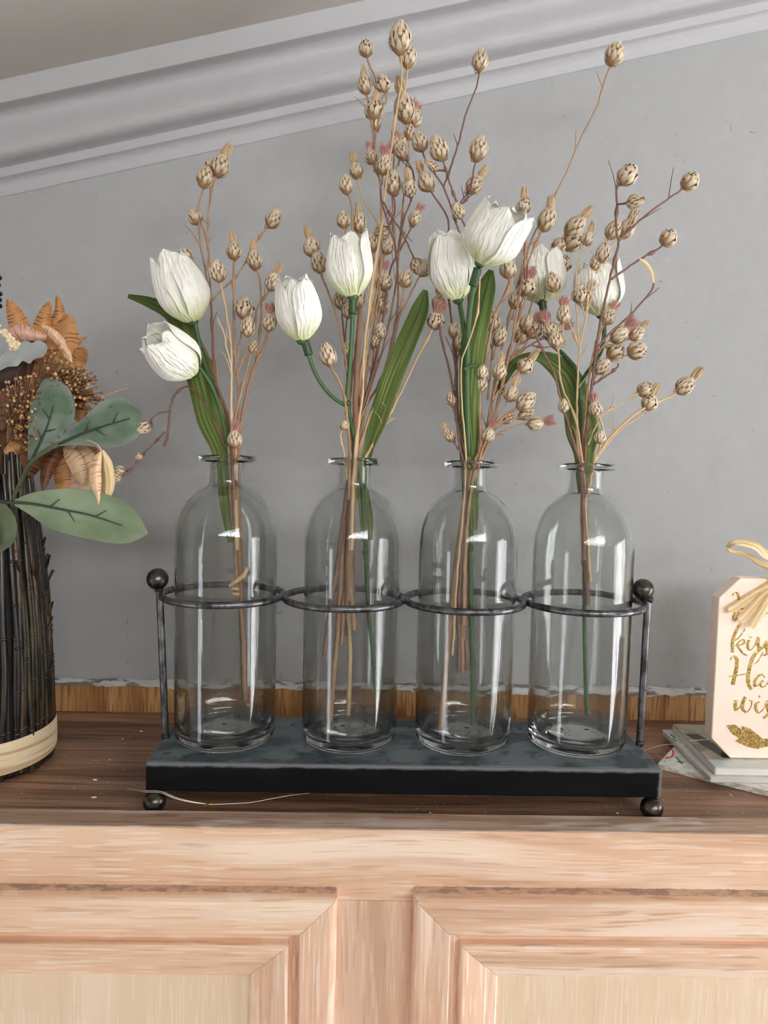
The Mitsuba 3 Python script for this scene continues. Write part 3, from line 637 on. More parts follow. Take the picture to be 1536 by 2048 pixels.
stalk(0, .002, .020, RED, 'drooping dried sprig hanging left toward the sage leaves', '468,1000 458,915 432,850 405,800 373,773 350,790 341,815 338,850 333,880 328,893; 338,823 320,826 304,838 293,851>h28; 330,863 305,890 283,910>p16; 285,908 265,935 246,942>p22; 275,925 255,948 238,956>p20', .8)
# bottle 2
stalk(1, .004, .020, PALE, 'tallest pale dried stalk of all, its big pod in front of the moulding', '697,1430 700,1290 690,1180 690,1100 697,1000 712,905 718,800 728,700 745,580 762,450 775,350 788,257 797,200 804,155 802,117 801,98>P42; 800,205 812,171 816,128>p32', 1.1)
stalk(1, .000, .034, TAN, 'dried stalk with a ladder of six seed heads left of the tallest one', '660,1445 672,1300 682,1170 690,1050 698,960 704,905 712,820 730,690 758,560 763,478 762,420 761,370 751,328 749,294 744,239 747,230>h36+f; 750,330 750,280 752,256>b22; 747,240 755,222 757,213 757,195 751,157 737,126 732,106>h27; 757,214 770,207 774,200 768,176>h29; 745,237 737,208 732,182>p27+f; 755,350 748,335 745,322>p26+k; 763,370 766,342>p30+k', 1.2)
stalk(1, -.004, .040, RED, 'dark red dried stalk of the second bottle with a pink tuft halfway up', '648,1315 664,1200 680,1100 693,990 706,905 715,850 752,722 780,544 793,511 812,424 822,403 829,363 820,330 808,314>p27; 822,403 819,386>p30+f; 775,460 788,430 790,410 786,382>p34; 800,500 818,465 826,446>p25+k')
stalk(1, .006, .010, RED, 'dark red dried stalk of the second bottle bending right to one pod', '690,1270 688,1150 697,1000 708,905 722,830 761,763 785,675 796,599 791,495 777,449 766,412 761,378; 766,403 786,438 804,465 831,524>p30')
stalk(1, .002, .052, TAN, 'dried stalk of the second bottle with the fattest pod near the moulding edge', '683,1290 692,1100 703,990 714,905 735,800 770,680 790,580 800,480 808,380 817,300 819,276>b22; 818,285 816,255 812,235>P40+f; 820,280 826,246>p30+k; 790,500 784,380 788,320 789,300>p24+k; 797,330 801,290>p22; 800,480 806,420 772,459>p30', 1.0)
stalk(1, -.002, .030, TAN, 'dried stalk leaning left behind the upright tulip with two big pods', '710,1260 700,1150 700,1000 702,905 695,744 684,681 669,618 646,558 640,538>p34; 645,552 632,525 625,506>p34+f')
stalk(1, .003, .024, TAN, 'dried stalk with pods peeping over the upright tulip', '704,1150 701,960 700,905 699,800 706,640 712,560 705,472 704,416 694,382>p28; 706,500 692,470 688,450>p28; 715,560 718,500 718,458>p30+f')
stalk(1, -.006, .046, PALE, 'thin pale dried stalk with a single tufted pod above the upright tulip', '700,1100 706,980 712,905 725,780 745,600 765,500 753,443 728,403 716,362 715,350>p28+f', .85)
stalk(1, .005, .030, TAN, 'dried stalk with a knot of five pods right of the upright tulip', '703,1080 706,960 713,905 740,700 757,600 766,517 773,502>p27; 757,590 748,520 744,498>p30; 750,630 757,568>p32+k; 755,640 769,575>p30; 745,700 762,620>p30')
stalk(1, .001, .020, TAN, 'dried stalk with two pods left of the long green blade tip', '701,1120 704,980 716,905 770,740 795,650 809,568>p30; 800,630 835,560 845,545>p32')
stalk(1, .006, .026, RED, 'dark dried stalk with small pods low behind the upright tulip stem', '702,1050 705,960 707,905 697,800 695,706>p24; 707,860 740,760 749,690>b20; 740,760 747,730 759,672>p26; 696,780 690,690 682,612>p30+k; 690,690 695,630>p26; 700,800 716,640 717,610>p30')
stalk(1, -.006, -.012, TAN, 'short dried stalk with one round pod beside the nodding tulip stem', '699,1000 700,905 690,800 676,757 665,741 659,724>p36')
stalk(1, -.005, -.006, PALE, 'tiny dried sprig with one bud just left of the second bottle lip', '697,960 688,905 681,872 687,856>p21', .7)
stalk(1, .004, .006, PALE, 'pale dried stalk running along the green blade to a pink tufted pod', '712,1000 722,930 737,905 774,839 807,774 834,716 860,670 869,650>h36+k; 864,660 876,612>p28+k; 769,850 778,842 790,836')
stalk(1, -.001, .004, BRN, 'thick snapped brown stalk behind the upright tulip stem', '700,1200 703,1000 711,905 711,790 716,700 720,617', 2.2)
stalk(1, -.007, -.004, PALE, 'bare straw coloured stalk in the middle of the second bottle', '704,1100 706,980 711,894 725,790 728,708 745,560 766,440', .9)
# bottle 3
stalk(2, -.002, .012, TAN, 'forked dried stalk of the third bottle in front of the long leaf', '880,1460 893,1320 908,1180 925,1040 946,930 961,898 959,813 974,700 990,632 1005,600 1018,575 1016,548>p34+f; 990,632 976,595 964,570 958,548@-6', 1.3)
stalk(2, -.007, -.036, PALE, 'pale bare stalk crossing in front of the paired tulips leaf', '905,1310 915,1150 928,1000 932,930 922,734 939,680 956,623 960,553', .65)
stalk(2, .002, .016, TAN, 'dried stalk of the third bottle with three tufted pods rising beside the open tulip', '925,1345 925,1200 935,1040 955,930 973,898 1001,785 1024,683 1041,575 1050,520 1049,440 1047,420>h29+f; 1024,683 1050,600 1053,582>h33+k; 1041,575 1062,510 1080,470 1088,454>p36+f', 1.1)
stalk(2, .005, .030, TAN, 'long lone stalk arching right with one pod high on the grey wall', '935,1340 930,1180 938,1030 958,930 967,893 990,768 1013,657 1040,550 1066,473 1089,431 1126,360 1160,280 1193,215 1210,160 1225,122>p34')
stalk(2, -.003, .010, RED, 'dried stalk of the third bottle with two round pods left of the long leaf', '918,1345 920,1180 930,1020 934,930 918,860 916,842 902,757 882,672 875,612; 911,790 911,737 905,690 908,668>p28; 914,760 912,740 916,715 922,695>p30')
stalk(2, .004, .024, RED, 'dark stalk rising behind the left of the paired tulips to a tufted pod', '922,1300 925,1100 935,990 938,930 918,856 913,728 899,609 885,520 897,441 866,390 857,374>p34+f')
stalk(2, .007, .020, RED, 'dark red branching stalk of the third bottle with pods fanned against the moulding', '938,1200 940,1000 942,930 936,800 938,650 935,560 928,500 910,438 887,374 864,339 848,312 843,295>p31; 887,374 898,345 915,294 932,228 952,177 958,151 959,134>p30; 915,407 901,372 892,340 882,312>P36; 892,342 880,340 872,338>b18+f; 910,438 925,400 942,380>p32+f; 919,412 935,396 945,360 948,334 954,313>P36; 930,452 924,440 920,431>p26')
stalk(2, .004, .034, TAN, 'dried stalk of the third bottle with a dense knot of pods behind the right tulip', '930,1280 932,1100 945,960 955,930 968,890 985,800 1000,770 1030,700 1050,655>p32; 975,800 985,700 985,655>p34; 985,720 995,685>p30; 1020,730 1050,690 1064,668>h34+k; 1010,720 1060,690 1097,672>p34+k; 1060,690 1090,695 1110,690>p28; 1024,683 1037,678>p30; 1024,640 1030,610>p32; 1000,770 1040,620 1050,575>p30')
stalk(2, -.004, -.006, TAN, 'dried stalk spreading right with pale buds just above the third bottle', '928,1250 932,1080 945,960 957,925 966,895 985,860 1010,832 1042,812>P36; 985,800 1000,780 1030,752 1045,738>h34+f; 985,800 997,752>p30+f; 975,870 1000,825 1019,796>p30+f; 1000,845 1042,833>b26; 990,860 1011,843>b22; 985,872 1010,862 1045,848 1062,848>p30+k; 966,895 974,878>p28+k; 985,860 985,800', .9)
stalk(2, .001, -.002, PALE, 'thin pale stalk with two pods hugging the right edge of the long leaf', '931,1150 938,1000 950,930 958,895 958,850 959,778>p30; 960,800 964,752>p26', .8)
stalk(2, -.005, -.004, RED, 'short sprig with a bud and a tufted pod left of the third bottle mouth', '932,1000 928,930 920,895 915,860 911,830 904,807>b20; 924,905 910,888 903,878>p25+f', .8)
stalk(2, .003, .046, TAN, 'dried stalk leaning far right with a crowd of open pods above the hidden tulip', '933,1250 935,1080 948,960 958,930 980,870 1005,770 1040,680 1070,590 1090,545 1096,530>p36; 1075,590 1105,560 1124,534>h32; 1078,575 1100,520 1126,500 1136,491>h40; 1095,530 1115,490 1139,466>P36+f; 1100,520 1114,499>p30', 1.0)
# bottle 4
stalk(3, .000, -.010, RED, 'dark red main stalk of the right bottle branching to three open pods on the right', '1175,1210 1170,1100 1167,1000 1170,930 1173,862 1184,769 1193,697 1204,628 1220,559 1238,481 1233,462 1234,409 1234,372 1249,360>h38; 1234,409 1248,407 1260,406>p26; 1238,481 1257,462 1298,425 1361,381 1374,370>h33; 1223,559 1270,525 1320,495 1332,483>h33; 1187,769 1215,750 1236,733 1236,727; 1193,697 1214,672 1260,630 1304,580 1308,562', 1.15)
stalk(3, .004, .006, PALE, 'straw coloured stalk of the right bottle with pods in front of the cream tulip', '1165,1130 1165,1050 1163,930 1157,905 1154,831 1159,703 1173,631 1179,566 1197,520 1207,494 1221,471>p30; 1200,510 1225,490 1246,469>p32+f; 1175,620 1188,577>p33+f; 1173,640 1160,598>h34; 1161,703 1140,650 1116,600 1109,577>p30; 1176,603 1190,550 1198,537 1204,519>p29; 1190,560 1189,535>b20; 1159,703 1152,600 1155,530 1172,485>p25+f')
stalk(3, -.004, -.008, RED, 'dark stalk of the right bottle curving left past the arching leaf', '1168,1120 1166,1000 1162,930 1154,907 1136,847 1128,817 1122,803 1111,753 1076,681 1066,650; 1137,847 1130,830 1128,820>p22')
stalk(3, -.003, .010, PALE, 'thin stalk of the right bottle leaning left to two pink tufted pods', '1180,1165 1172,1050 1168,950 1162,905 1150,834 1123,769 1117,703 1112,690>p28; 1117,703 1104,670>p32+k; 1117,703 1125,670 1127,640>p28+k', .85)
stalk(3, .003, .014, TAN, 'dried stalk of the right bottle with five pods in a row below the cream tulip', '1178,1150 1170,1000 1168,920 1168,850 1180,740 1192,690 1203,660 1213,643>p27+k; 1185,720 1210,688 1230,676>p33+k; 1190,700 1240,685 1266,674>p27+f; 1180,745 1205,722 1224,710>h36; 1185,740 1235,718 1265,706>h36; 1183,780 1190,755 1199,741>p30')
stalk(3, -.004, -.020, PALE, 'low stalk reaching farthest right from the right bottle to a pale bent pod', '1172,1000 1184,935 1196,912 1220,875 1279,822 1345,791 1361,780>p34+f; 1196,912 1240,860 1286,828 1296,813>h33+f')
stalk(3, -.006, -.010, PALE, 'short stalk with a purple tipped pod right beside the right bottle leaf', '1176,990 1184,940 1190,918 1207,875 1203,845 1193,825>p27+k; 1176,890 1204,831 1235,812 1267,792 1284,784>h31; 1190,918 1200,900 1200,882>p25', .8)
m, uv = ribbon(pts('1307,566 1303,545 1292,527 1279,518'), [5, 8, 9, 3], YB-.010, .001, 14, 5)
part([k for k, v in labels.items() if v.get('label', '').startswith('dark red main stalk')][0], 'dry_blade', m, 'm_raffia', True, uv=uv, label='pale curled dry blade')
m = [tube(px_curve(pts('458,1172 475,1160 490,1148 494,1135'), B_-.004, n=4), [.0012, .002, .0024, .0012], 6), ring_tube(at(472, 1176, B_), .0030, .0014, 20, 6), ring_tube(at(474, 1186, B_), .0028, .0014, 20, 6)]
part('tulip_spray', 'paper_tie', cat(m), 'm_shaving_pale', True, label='tan paper tie wound around the stem')

# ---------------------------------------------------------------- twig vase on the left
VX, VY = -.345, .088
vase = thing('twig_vase', 'vase of dark glossy bundled twigs with a raffia band, at the left edge', 'vase')
vz = np.array([0, .02, .06, .10, .14, .18, .215, .245, .28]); vr = np.array([.0535, .0548, .0548, .0535, .0510, .0465, .0420, .0390, .0380])
part(vase, 'liner', lathe([(0, 0)]+[(r-.0016, z) for r, z in zip(vr, vz)][:-3]+[(.0430, .205), (0, .205)], (VX, VY, .0004), 40), 'm_black', True)
rng = np.random.default_rng(77); NT = 112
for i in range(NT):
    a0 = 2*math.pi*(i+rng.uniform(-.3, .3))/NT; z0 = rng.uniform(.001, .004); z1 = rng.uniform(.232, .268); drift = rng.uniform(-.16, .16)
    zz = np.linspace(z0, z1, 15); wv = rng.uniform(0, 6); dr_ = rng.uniform(-.0006, .0022)
    th = a0+drift*(zz-zz[0])/.25+.012*np.sin(zz*55+wv); rr = np.interp(zz, vz, vr)+dr_*np.sin(zz*12+wv)**2-.001
    P = np.c_[VX+rr*np.cos(th), VY+rr*np.sin(th), zz]; rad = rng.uniform(.0016, .0026)*np.linspace(1.1, .8, 15)
    ms = [tube(P, rad, 7)]
    for j in range(2, 14, rng.integers(2, 5)): ms.append(tube(P[j]+np.outer([-1, 0, 1], (P[j+1]-P[j-1])/np.linalg.norm(P[j+1]-P[j-1])*.0013), [rad[j]*.9, rad[j]*1.45, rad[j]*.9], 7))
    if rng.random() < .35:
        j = rng.integers(4, 11); o = np.array([math.cos(th[j]), math.sin(th[j]), 0]); tdir = np.array([-math.sin(th[j]), math.cos(th[j]), 0])*rng.choice([-1, 1])
        ms.append(tube(np.array([P[j], P[j]+o*.002+tdir*.003+np.array([0, 0, .006]), P[j]+o*.0035+tdir*.006+np.array([0, 0, .013])]), [.0013, .0011, .0008], 5))
    part(vase, 'twig', cat(ms), f'm_twig_{int(rng.choice(4, p=[.4, .22, .25, .13]))}', True)
ms = tube(np.array([at(90, 1178, VY), at(98, 1158, VY), at(106, 1140, VY)]), [.0011, .0009, .0013], 6)
part(vase, 'twig', ms, 'm_twig_0', True)
th = np.linspace(0, 2*math.pi, 120); V = []
for t in th:
    for v, rr in ((0, .0574), (.12, .0580), (.5, .0583), (.88, .0580), (1, .0574)):
        V.append((VX+rr*math.cos(t), VY+rr*math.sin(t), .0075+.025*v+.0012*math.sin(t*2+1)))
part(vase, 'ribbon_band', (np.array(V), grid_faces(120, 5)), 'm_band', True, label='pale wood ribbon around the foot of the vase')

# ---------------------------------------------------------------- what stands in the twig vase
def flower(label, spec, name='wood_shaving_flower', catn='dried flower', pn='petal'):
    k = thing(name, label, catn)
    for i, (p, w, Y, mat, cup) in enumerate(spec):
        m, uv = ribbon(pts(p), w, Y, cup, 20, 8, .0007, i+len(labels))
        part(k, pn, m, mat, True, uv=uv)
    return k
SH, SP, SK, SD = 'm_shaving', 'm_shaving_pale', 'm_shaving_pink', 'm_shaving_dark'
V0 = .080
wf = flower('orange wood shaving flower with upright curled petals above the sage leaves', [
    ('52,700 42,664 30,630 15,598', [34, 44, 34, 5], [V0, V0+.01, V0+.012, V0+.006], SH, .006),
    ('70,720 80,670 90,630 99,603', [40, 40, 28, 8], [V0, V0+.006, V0+.008, V0+.004], SH, .005),
    ('104,700 114,650 119,620 113,590', [30, 30, 20, 4], [V0, V0+.010, V0+.012, V0+.006], SH, .004),
    ('88,790 108,725 128,675 138,628', [60, 74, 62, 12], [V0-.004, V0+.002, V0+.004, V0], SH, .008),
    ('110,715 140,697 157,684 174,674', [16, 18, 12, 2], V0+.012, SH, .002),
    ('112,765 138,740 156,715 171,697', [30, 44, 40, 12], [V0, V0+.006, V0+.006, V0], SH, .006),
    ('82,650 104,666 120,682 132,694', [3, 18, 20, 5], [V0-.012, V0-.014, V0-.012, V0-.008], SP, .003),
    ('122,690 134,706 144,726', [14, 15, 3], V0-.010, SP, .002),
    ('14,676 40,664 66,670 92,676', [20, 30, 24, 12], [V0-.016, V0-.020, V0-.018, V0-.012], SK, .005),
    ('60,680 78,684 90,690', [16, 20, 10], V0-.010, SD, .003),
    ('95,760 130,790 152,812 164,842', [60, 64, 50, 16], [V0+.004, V0+.006, V0+.004, V0+.006], SH, .006),
    ('30,900 55,830 66,770 62,715', [70, 100, 90, 40], [V0+.012, V0+.012, V0+.012, V0+.012], SD, .01),
    ('0,860 5,800 0,740', [60, 80, 50], V0+.008, SD, .01),
    ('-20,950 14,920 50,905 84,880', [30, 60, 56, 16], V0+.008, SD, .008), ('10,960 36,920 52,880', [50, 60, 30], V0-.002, SD, .008), ('50,950 74,915 100,892', [26, 40, 20], V0+.004, SD, .006),
    ('86,880 100,820 112,760', [50, 70, 50], V0+.010, SD, .008),
])
part(wf, 'flower_base', sphere(at(70, 840, V0+.022), .018, 3), 'm_shaving_dark', True)
df = flower('drooping tan wood shaving flower hanging under the sage leaf pair', [
    ('116,893 102,920 92,950 85,982', [26, 34, 24, 4], [V0+.008, V0+.004, V0, V0-.002], SD, .006),
    ('122,892 127,925 130,955 128,988', [36, 48, 44, 34], [V0+.012, V0+.012, V0+.010, V0+.008], SH, .005),
    ('130,892 147,918 159,942 166,968', [10, 32, 30, 8], [V0, V0-.008, V0-.010, V0-.006], SP, .004),
    ('152,893 172,922 180,955 166,992', [20, 44, 42, 14], [V0+.006, V0+.002, V0, V0+.002], SP, .006),
    ('160,893 182,910 194,930 200,950', [22, 36, 30, 12], V0+.010, SH, .005),
    ('150,915 156,950 150,985', [20, 34, 26], V0+.009, SK, .004),
    ('74,866 48,884 28,896 8,906', [22, 34, 30, 8], [V0, V0-.006, V0-.008, V0-.010], SH, .005),
])
part(df, 'flower_base', sphere(at(120, 893, V0+.012), .006, 3), 'm_shaving_dark', True)
def vein(k, p, Y, side=True, w=.0009):
    P = px_curve(pts(p), Y, n=14); ms = [tube(P, np.linspace(w*1.3, w*.5, 14), 5)]
    if side:
        for i, s in ((5, 1), (7, -1), (10, 1)):
            t = P[i+1]-P[i]; t /= np.linalg.norm(t); nn = np.cross(t, FW); e = P[i]+(t*.7+nn*s*.8)*.009
            ms.append(tube(np.array([P[i], (P[i]+e)/2, e]), [w*.7, w*.5, w*.3], 5))
    part(k, 'midrib', cat(ms), 'm_vein', True)
l1 = thing('sage_leaf_sprig', 'forked sprig of two rounded grey-green felt leaves above the twig vase', 'leaf')
part(l1, 'stem', tube(px_curve(pts('20,1010 42,962 62,925 86,906 116,889'), [V0-.01, V0-.016, V0-.024, V0-.026, V0-.026]), .0017, 8), 'm_lamb_dark', True)
m, uv = ribbon(pts('62,922 76,890 94,852 105,820 104,790 92,758'), [14, 44, 80, 92, 76, 16], [V0-.024, V0-.026, V0-.028, V0-.028, V0-.026, V0-.020], .006, 26, 11, .0006, 1); part(l1, 'leaf', m, 'm_lamb', True, uv=uv)
vein(l1, '64,918 82,880 96,848 106,812', [V0-.0252, V0-.0275, V0-.0295, V0-.0293])
m, uv = ribbon(pts('115,890 146,874 186,861 226,846 258,837 284,828'), [7, 34, 68, 98, 86, 10], [V0-.026, V0-.028, V0-.032, V0-.034, V0-.034, V0-.030], .004, 28, 11, .0005, 2); part(l1, 'leaf', m, 'm_lamb', True, uv=uv)
vein(l1, '118,888 160,869 205,853 260,837', [V0-.0275, V0-.031, V0-.0345, V0-.0352])
l2 = thing('sage_leaf', 'long green-grey felt leaf pointing right beside the top of the twig vase', 'leaf')
part(l2, 'stem', tube(px_curve(pts('-40,990 -10,1002 10,1004 30,1005'), [V0-.04, V0-.05, V0-.054, V0-.054]), .0015, 8), 'm_vein', True)
m, uv = ribbon(pts('26,1005 66,1008 112,1018 164,1026 214,1038 262,1056 295,1067'), [8, 48, 82, 96, 94, 66, 4], [V0-.054]*3+[V0-.052, V0-.050, V0-.046, V0-.044], .004, 30, 11, .0005, 4); part(l2, 'leaf', m, 'm_lamb_green', True, uv=uv)
vein(l2, '8,1004 60,1007 120,1018 180,1030 244,1051', [V0-.0555, V0-.0557, V0-.0555, V0-.0535, V0-.050])
l3 = thing('sage_leaf', 'dark green felt leaf cut by the left edge beside the vase neck', 'leaf')
m, uv = ribbon(pts('-52,1000 -22,1020 0,1044 6,1072 -4,1106'), [10, 54, 64, 52, 4], [V0-.054, V0-.056, V0-.058, V0-.058, V0-.056], .004, 22, 9, .0005, 6); part(l3, 'leaf', m, 'm_lamb_dark', True, uv=uv)
vein(l3, '-40,1010 -14,1028 0,1052 2,1090', [V0-.0565, V0-.058, V0-.0595, V0-.059], False)
l4 = thing('felt_leaf', 'pale grey ragged felt leaf lying over the orange flower at the left edge', 'leaf')
m, uv = ribbon(pts('-14,738 8,724 26,714 40,708 54,704 68,701 80,697 94,692'), [20, 24, 40, 30, 48, 32, 34, 8], V0-.025, -.004, 40, 9, .0016, 12); part(l4, 'leaf', m, 'm_lamb_grey', True, uv=uv)
l5 = thing('purple_leaf', 'dark purple-brown dried leaf under the pale felt leaf', 'leaf')
m, uv = ribbon(pts('-16,760 14,744 36,734 52,722'), [50, 50, 44, 8], [V0-.012, V0-.014, V0-.014, V0-.010], .006, 20, 9, .001, 13); part(l5, 'leaf', m, 'm_purple_leaf', True, uv=uv)
cr = thing('cream_flower_spike', 'small cream flower spike poking in at the left edge', 'dried flower')
for (x, y) in ((-6, 655), (6, 664), (22, 682), (33, 690), (26, 693), (14, 673)):
    ms = [sphere(at(x+RND.uniform(-6, 6), y+RND.uniform(-6, 6), V0-.03+RND.uniform(-.002, .002)), .0016, 1) for _ in range(9)]
    part(cr, 'floret', cat(ms), 'm_cream', True)
part(cr, 'stem', tube(px_curve(pts('-30,640 -6,655 14,673 30,692'), V0-.029), .0008, 6), 'm_stem_tan', True)
def seeds(label, roots, tips, seed):
    k = thing('seed_cluster', label, 'dried flower'); rng = np.random.default_rng(seed); ms, sd, col = [], [], []
    for (x, y, sx, sy, n, yo) in tips:
        for _ in range(n):
            a, q = rng.uniform(0, 6.28), math.sqrt(rng.random()); tx, ty = x+sx*q*math.cos(a), y+sy*q*math.sin(a); Y = V0-.014+yo+rng.uniform(-.010, .008)
            rx, ry = roots[rng.integers(len(roots))]; p0 = at(rx+rng.uniform(-6, 6), ry+rng.uniform(-6, 6), V0-.004); p2 = at(tx, ty, Y); p1 = at(rx*.45+tx*.55, ry*.45+ty*.55-10, (Y+V0)/2)
            ms.append(tube(curve([p0, p1, p2], 7), np.linspace(.0006, .00035, 7), 4))
            m = trimesh.creation.icosphere(1, rng.uniform(.0008, .0012)); m.apply_scale((1, 1, 1.15)); sd.append((m.vertices+p2, m.faces))
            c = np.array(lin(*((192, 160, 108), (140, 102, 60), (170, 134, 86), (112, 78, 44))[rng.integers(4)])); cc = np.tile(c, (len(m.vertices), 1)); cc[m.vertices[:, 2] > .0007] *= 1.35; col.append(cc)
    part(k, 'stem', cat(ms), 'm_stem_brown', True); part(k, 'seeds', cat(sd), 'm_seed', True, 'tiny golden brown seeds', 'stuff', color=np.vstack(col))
seeds('spray of tiny golden seeds spreading right between the orange petals and sage leaves', [(92, 830), (70, 800)], [(150, 770, 46, 44, 130, 0), (105, 735, 44, 34, 50, 0), (188, 800, 20, 24, 40, 0)], 5)
seeds('mass of tiny brown seeds left of the upright sage leaf', [(40, 900), (20, 880)], [(40, 800, 40, 60, 120, -.004), (52, 850, 26, 50, 60, -.008)], 6)
oat = thing('oat_spikelet', 'papery cream and brown spikelet hanging below the sage leaf', 'dried flower')
part(oat, 'stem', tube(px_curve(pts('175,880 196,890 203,902'), [V0-.04, V0-.046, V0-.046]), .0006, 5), 'm_stem_pale', True)
m, uv = ribbon(pts('201,903 192,930 191,960 196,995 197,1016'), [5, 22, 24, 9, 2], V0-.050, .004, 18, 7); part(oat, 'husk', m, 'm_shaving_pale', True, uv=uv)
m, uv = ribbon(pts('204,901 214,932 218,965 212,1000 206,1024'), [7, 24, 24, 14, 2], V0-.047, .005, 18, 7); part(oat, 'husk', m, 'm_raffia', True, uv=uv)
st = thing('thin_straw', 'single thin pale straw sticking right out of the golden seeds', 'dried flower')
part(st, 'stem', tube(px_curve(pts('150,812 180,803 204,795 232,783 261,775'), V0-.012), .0004, 5), 'm_stem_pale', True)
bs = thing('dark_berry_sprig', 'sprig of black beads just showing at the left edge', 'dried flower')
part(bs, 'stem', tube(px_curve(pts('-20,720 -8,650 -4,600 -6,545'), V0), .0006, 5), 'm_black', True)
for x, y in ((0, 556), (-2, 570), (1, 588), (0, 600), (1, 612), (-6, 580), (-8, 560)): part(bs, 'berry', sphere(at(x-1, y, V0-.001), .0018, 2), 'm_black', True)

# ---------------------------------------------------------------- sign, tiles, wire on the right
def slab(corners, z0, z1, r=.0014):
    pg = Polygon(corners).buffer(-r).buffer(r, quad_segs=4); h = .0005
    import manifold3d as m3
    layers = [(pg.buffer(-h), z0), (pg, z0+h), (pg, z1-h), (pg.buffer(-h), z1)]
    return m3.Manifold.hull_points(np.vstack([np.c_[np.array(p.exterior.coords), np.full(len(p.exterior.coords), z)] for p, z in layers]))
def rot(c, s, ang):
    a = math.radians(ang); return [(c[0]+x*math.cos(a)-y*math.sin(a), c[1]+x*math.sin(a)+y*math.cos(a)) for x, y in ((-s/2, -s/2), (s/2, -s/2), (s/2, s/2), (-s/2, s/2))]
tc = thing('tile_coaster', 'lowest white stone coaster with red and green doodles, turned on the shelf', 'coaster')
cC = [(.2165, .1090), (.2165+.094*math.cos(math.radians(-47)), .1090+.094*math.sin(math.radians(-47)))]
dC = np.array([math.cos(math.radians(-47)), math.sin(math.radians(-47))]); nC = np.array([-dC[1], dC[0]])
pC = np.array([.2163, .1085]); dC = np.array([.0676, -.0491+.0]); dC = np.array([.2841-.2187, .0388-.0879]); dC /= np.linalg.norm(dC); nC = np.array([-dC[1], dC[0]])
q0 = np.array([.2170, .0905])
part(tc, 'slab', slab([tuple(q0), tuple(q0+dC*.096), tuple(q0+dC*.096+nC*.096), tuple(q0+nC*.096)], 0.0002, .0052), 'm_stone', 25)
def ink(k, z, strokes, mat, name='print', cx=1260, cy=1060, s=3.533):
    for p, w in strokes:
        P = curve(np.array([atz(cx+x/s, cy+y/s, z) for x, y in pts(p)]), 14)
        t = np.gradient(P, axis=0); t /= np.linalg.norm(t, axis=1, keepdims=True); nn = np.c_[-t[:, 1], t[:, 0], 0*t[:, 0]]; ww = w*(.55+.45*np.sin(np.linspace(.25, math.pi-.25, 14)))[:, None]
        V = np.stack([P-nn*ww, P-nn*ww*.6+[0, 0, .00012], P+nn*ww*.6+[0, 0, .00012], P+nn*ww], 1).reshape(-1, 3)
        part(k, name, (V, grid_faces(14, 4)), mat, True)
ink(tc, .00525, [('180,1580 210,1605 250,1615 290,1605 306,1580 300,1555 280,1545', .0010), ('240,1530 260,1533 275,1537', .0008), ('160,1608 165,1612 170,1609', .0010)], 'm_red_ink')
ink(tc, .00525, [('205,1577 212,1580', .0016), ('225,1570 235,1573', .0016), ('255,1603 268,1606', .0018), ('185,1612 205,1625 225,1628', .0008), ('330,1640 355,1635 385,1640', .0010), ('345,1625 358,1640 370,1655', .0010), ('240,1632 255,1636', .0008), ('320,1600 335,1612 345,1625', .0009)], 'm_green_ink')
tb = thing('tile_coaster', 'grey-white tile coaster in the middle of the stack under the sign', 'coaster')
part(tb, 'slab', slab([(.2448, .0530), (.3450, .0522), (.3470, .1590), (.2470, .1595)], .0054, .0100), 'm_tile', 25)
ink(tb, .01005, [('285,1445 300,1455 320,1470', .0012), ('300,1470 330,1495', .0009)], 'm_green_ink')
ta = thing('tile_coaster', 'photo printed tile coaster on top of the stack, under the sign', 'coaster')
part(ta, 'slab', slab([(.2497, .0561), (.3500, .0545), (.3550, .1550), (.2553, .1562)], .0102, .0166), 'm_photo', 25)
sign = thing('wooden_sign', 'pale pink tag shaped wooden sign with gold glitter script, standing on the coasters', 'sign')
SY, SX0, SX1, SZ0, SZ1, ch = .0750, .2545, .3545, .0168, .1660, .0165
pg = [(SX0+ch, SZ0), (SX1-ch, SZ0), (SX1, SZ0+ch), (SX1, SZ1-ch), (SX1-ch, SZ1), (SX0+ch, SZ1), (SX0, SZ1-ch), (SX0, SZ0+ch)]
import manifold3d as m3
P_, h = Polygon(pg), .0006
m = m3.Manifold.hull_points(np.vstack([[(x, y, z) for x, z in q.exterior.coords] for q, y in ((P_.buffer(-h, join_style=2), SY), (P_, SY+h), (P_, SY+.014-h), (P_.buffer(-h, join_style=2), SY+.014))]))
part(sign, 'board', m, 'm_pink', 20)
def zs(p): return [at(1260+x/3.533, 1060+y/3.533, SY) for x, y in pts(p)]
def script(name, strokes, k):
    ms = []
    for p, w0, w1 in strokes:
        Q = curve(np.array([at(k[0]+x/k[2], k[1]+y/k[2], SY) for x, y in pts(p)]), 26); Q[:, 1] = SY; t = np.gradient(Q, axis=0); t /= np.linalg.norm(t, axis=1, keepdims=True)+1e-9
        nn = np.c_[-t[:, 2], 0*t[:, 0], t[:, 0]]
        w = (w0+(w1-w0)*np.clip(-t[:, 2]*1.0, 0, 1)**1.5)/3.533*PXM/2*.98; w = w[:, None]
        V = np.stack([Q-nn*w, Q-nn*w*.7+[0, -.0005, 0], Q+nn*w*.7+[0, -.0005, 0], Q+nn*w], 1).reshape(-1, 3); ms.append((V, grid_faces(26, 4)))
    part(sign, name, cat(ms), 'm_gold', True, label='gold glitter lettering')
K1, K2 = (1436, 1150, 13.65), (1436, 1290, 8.9)
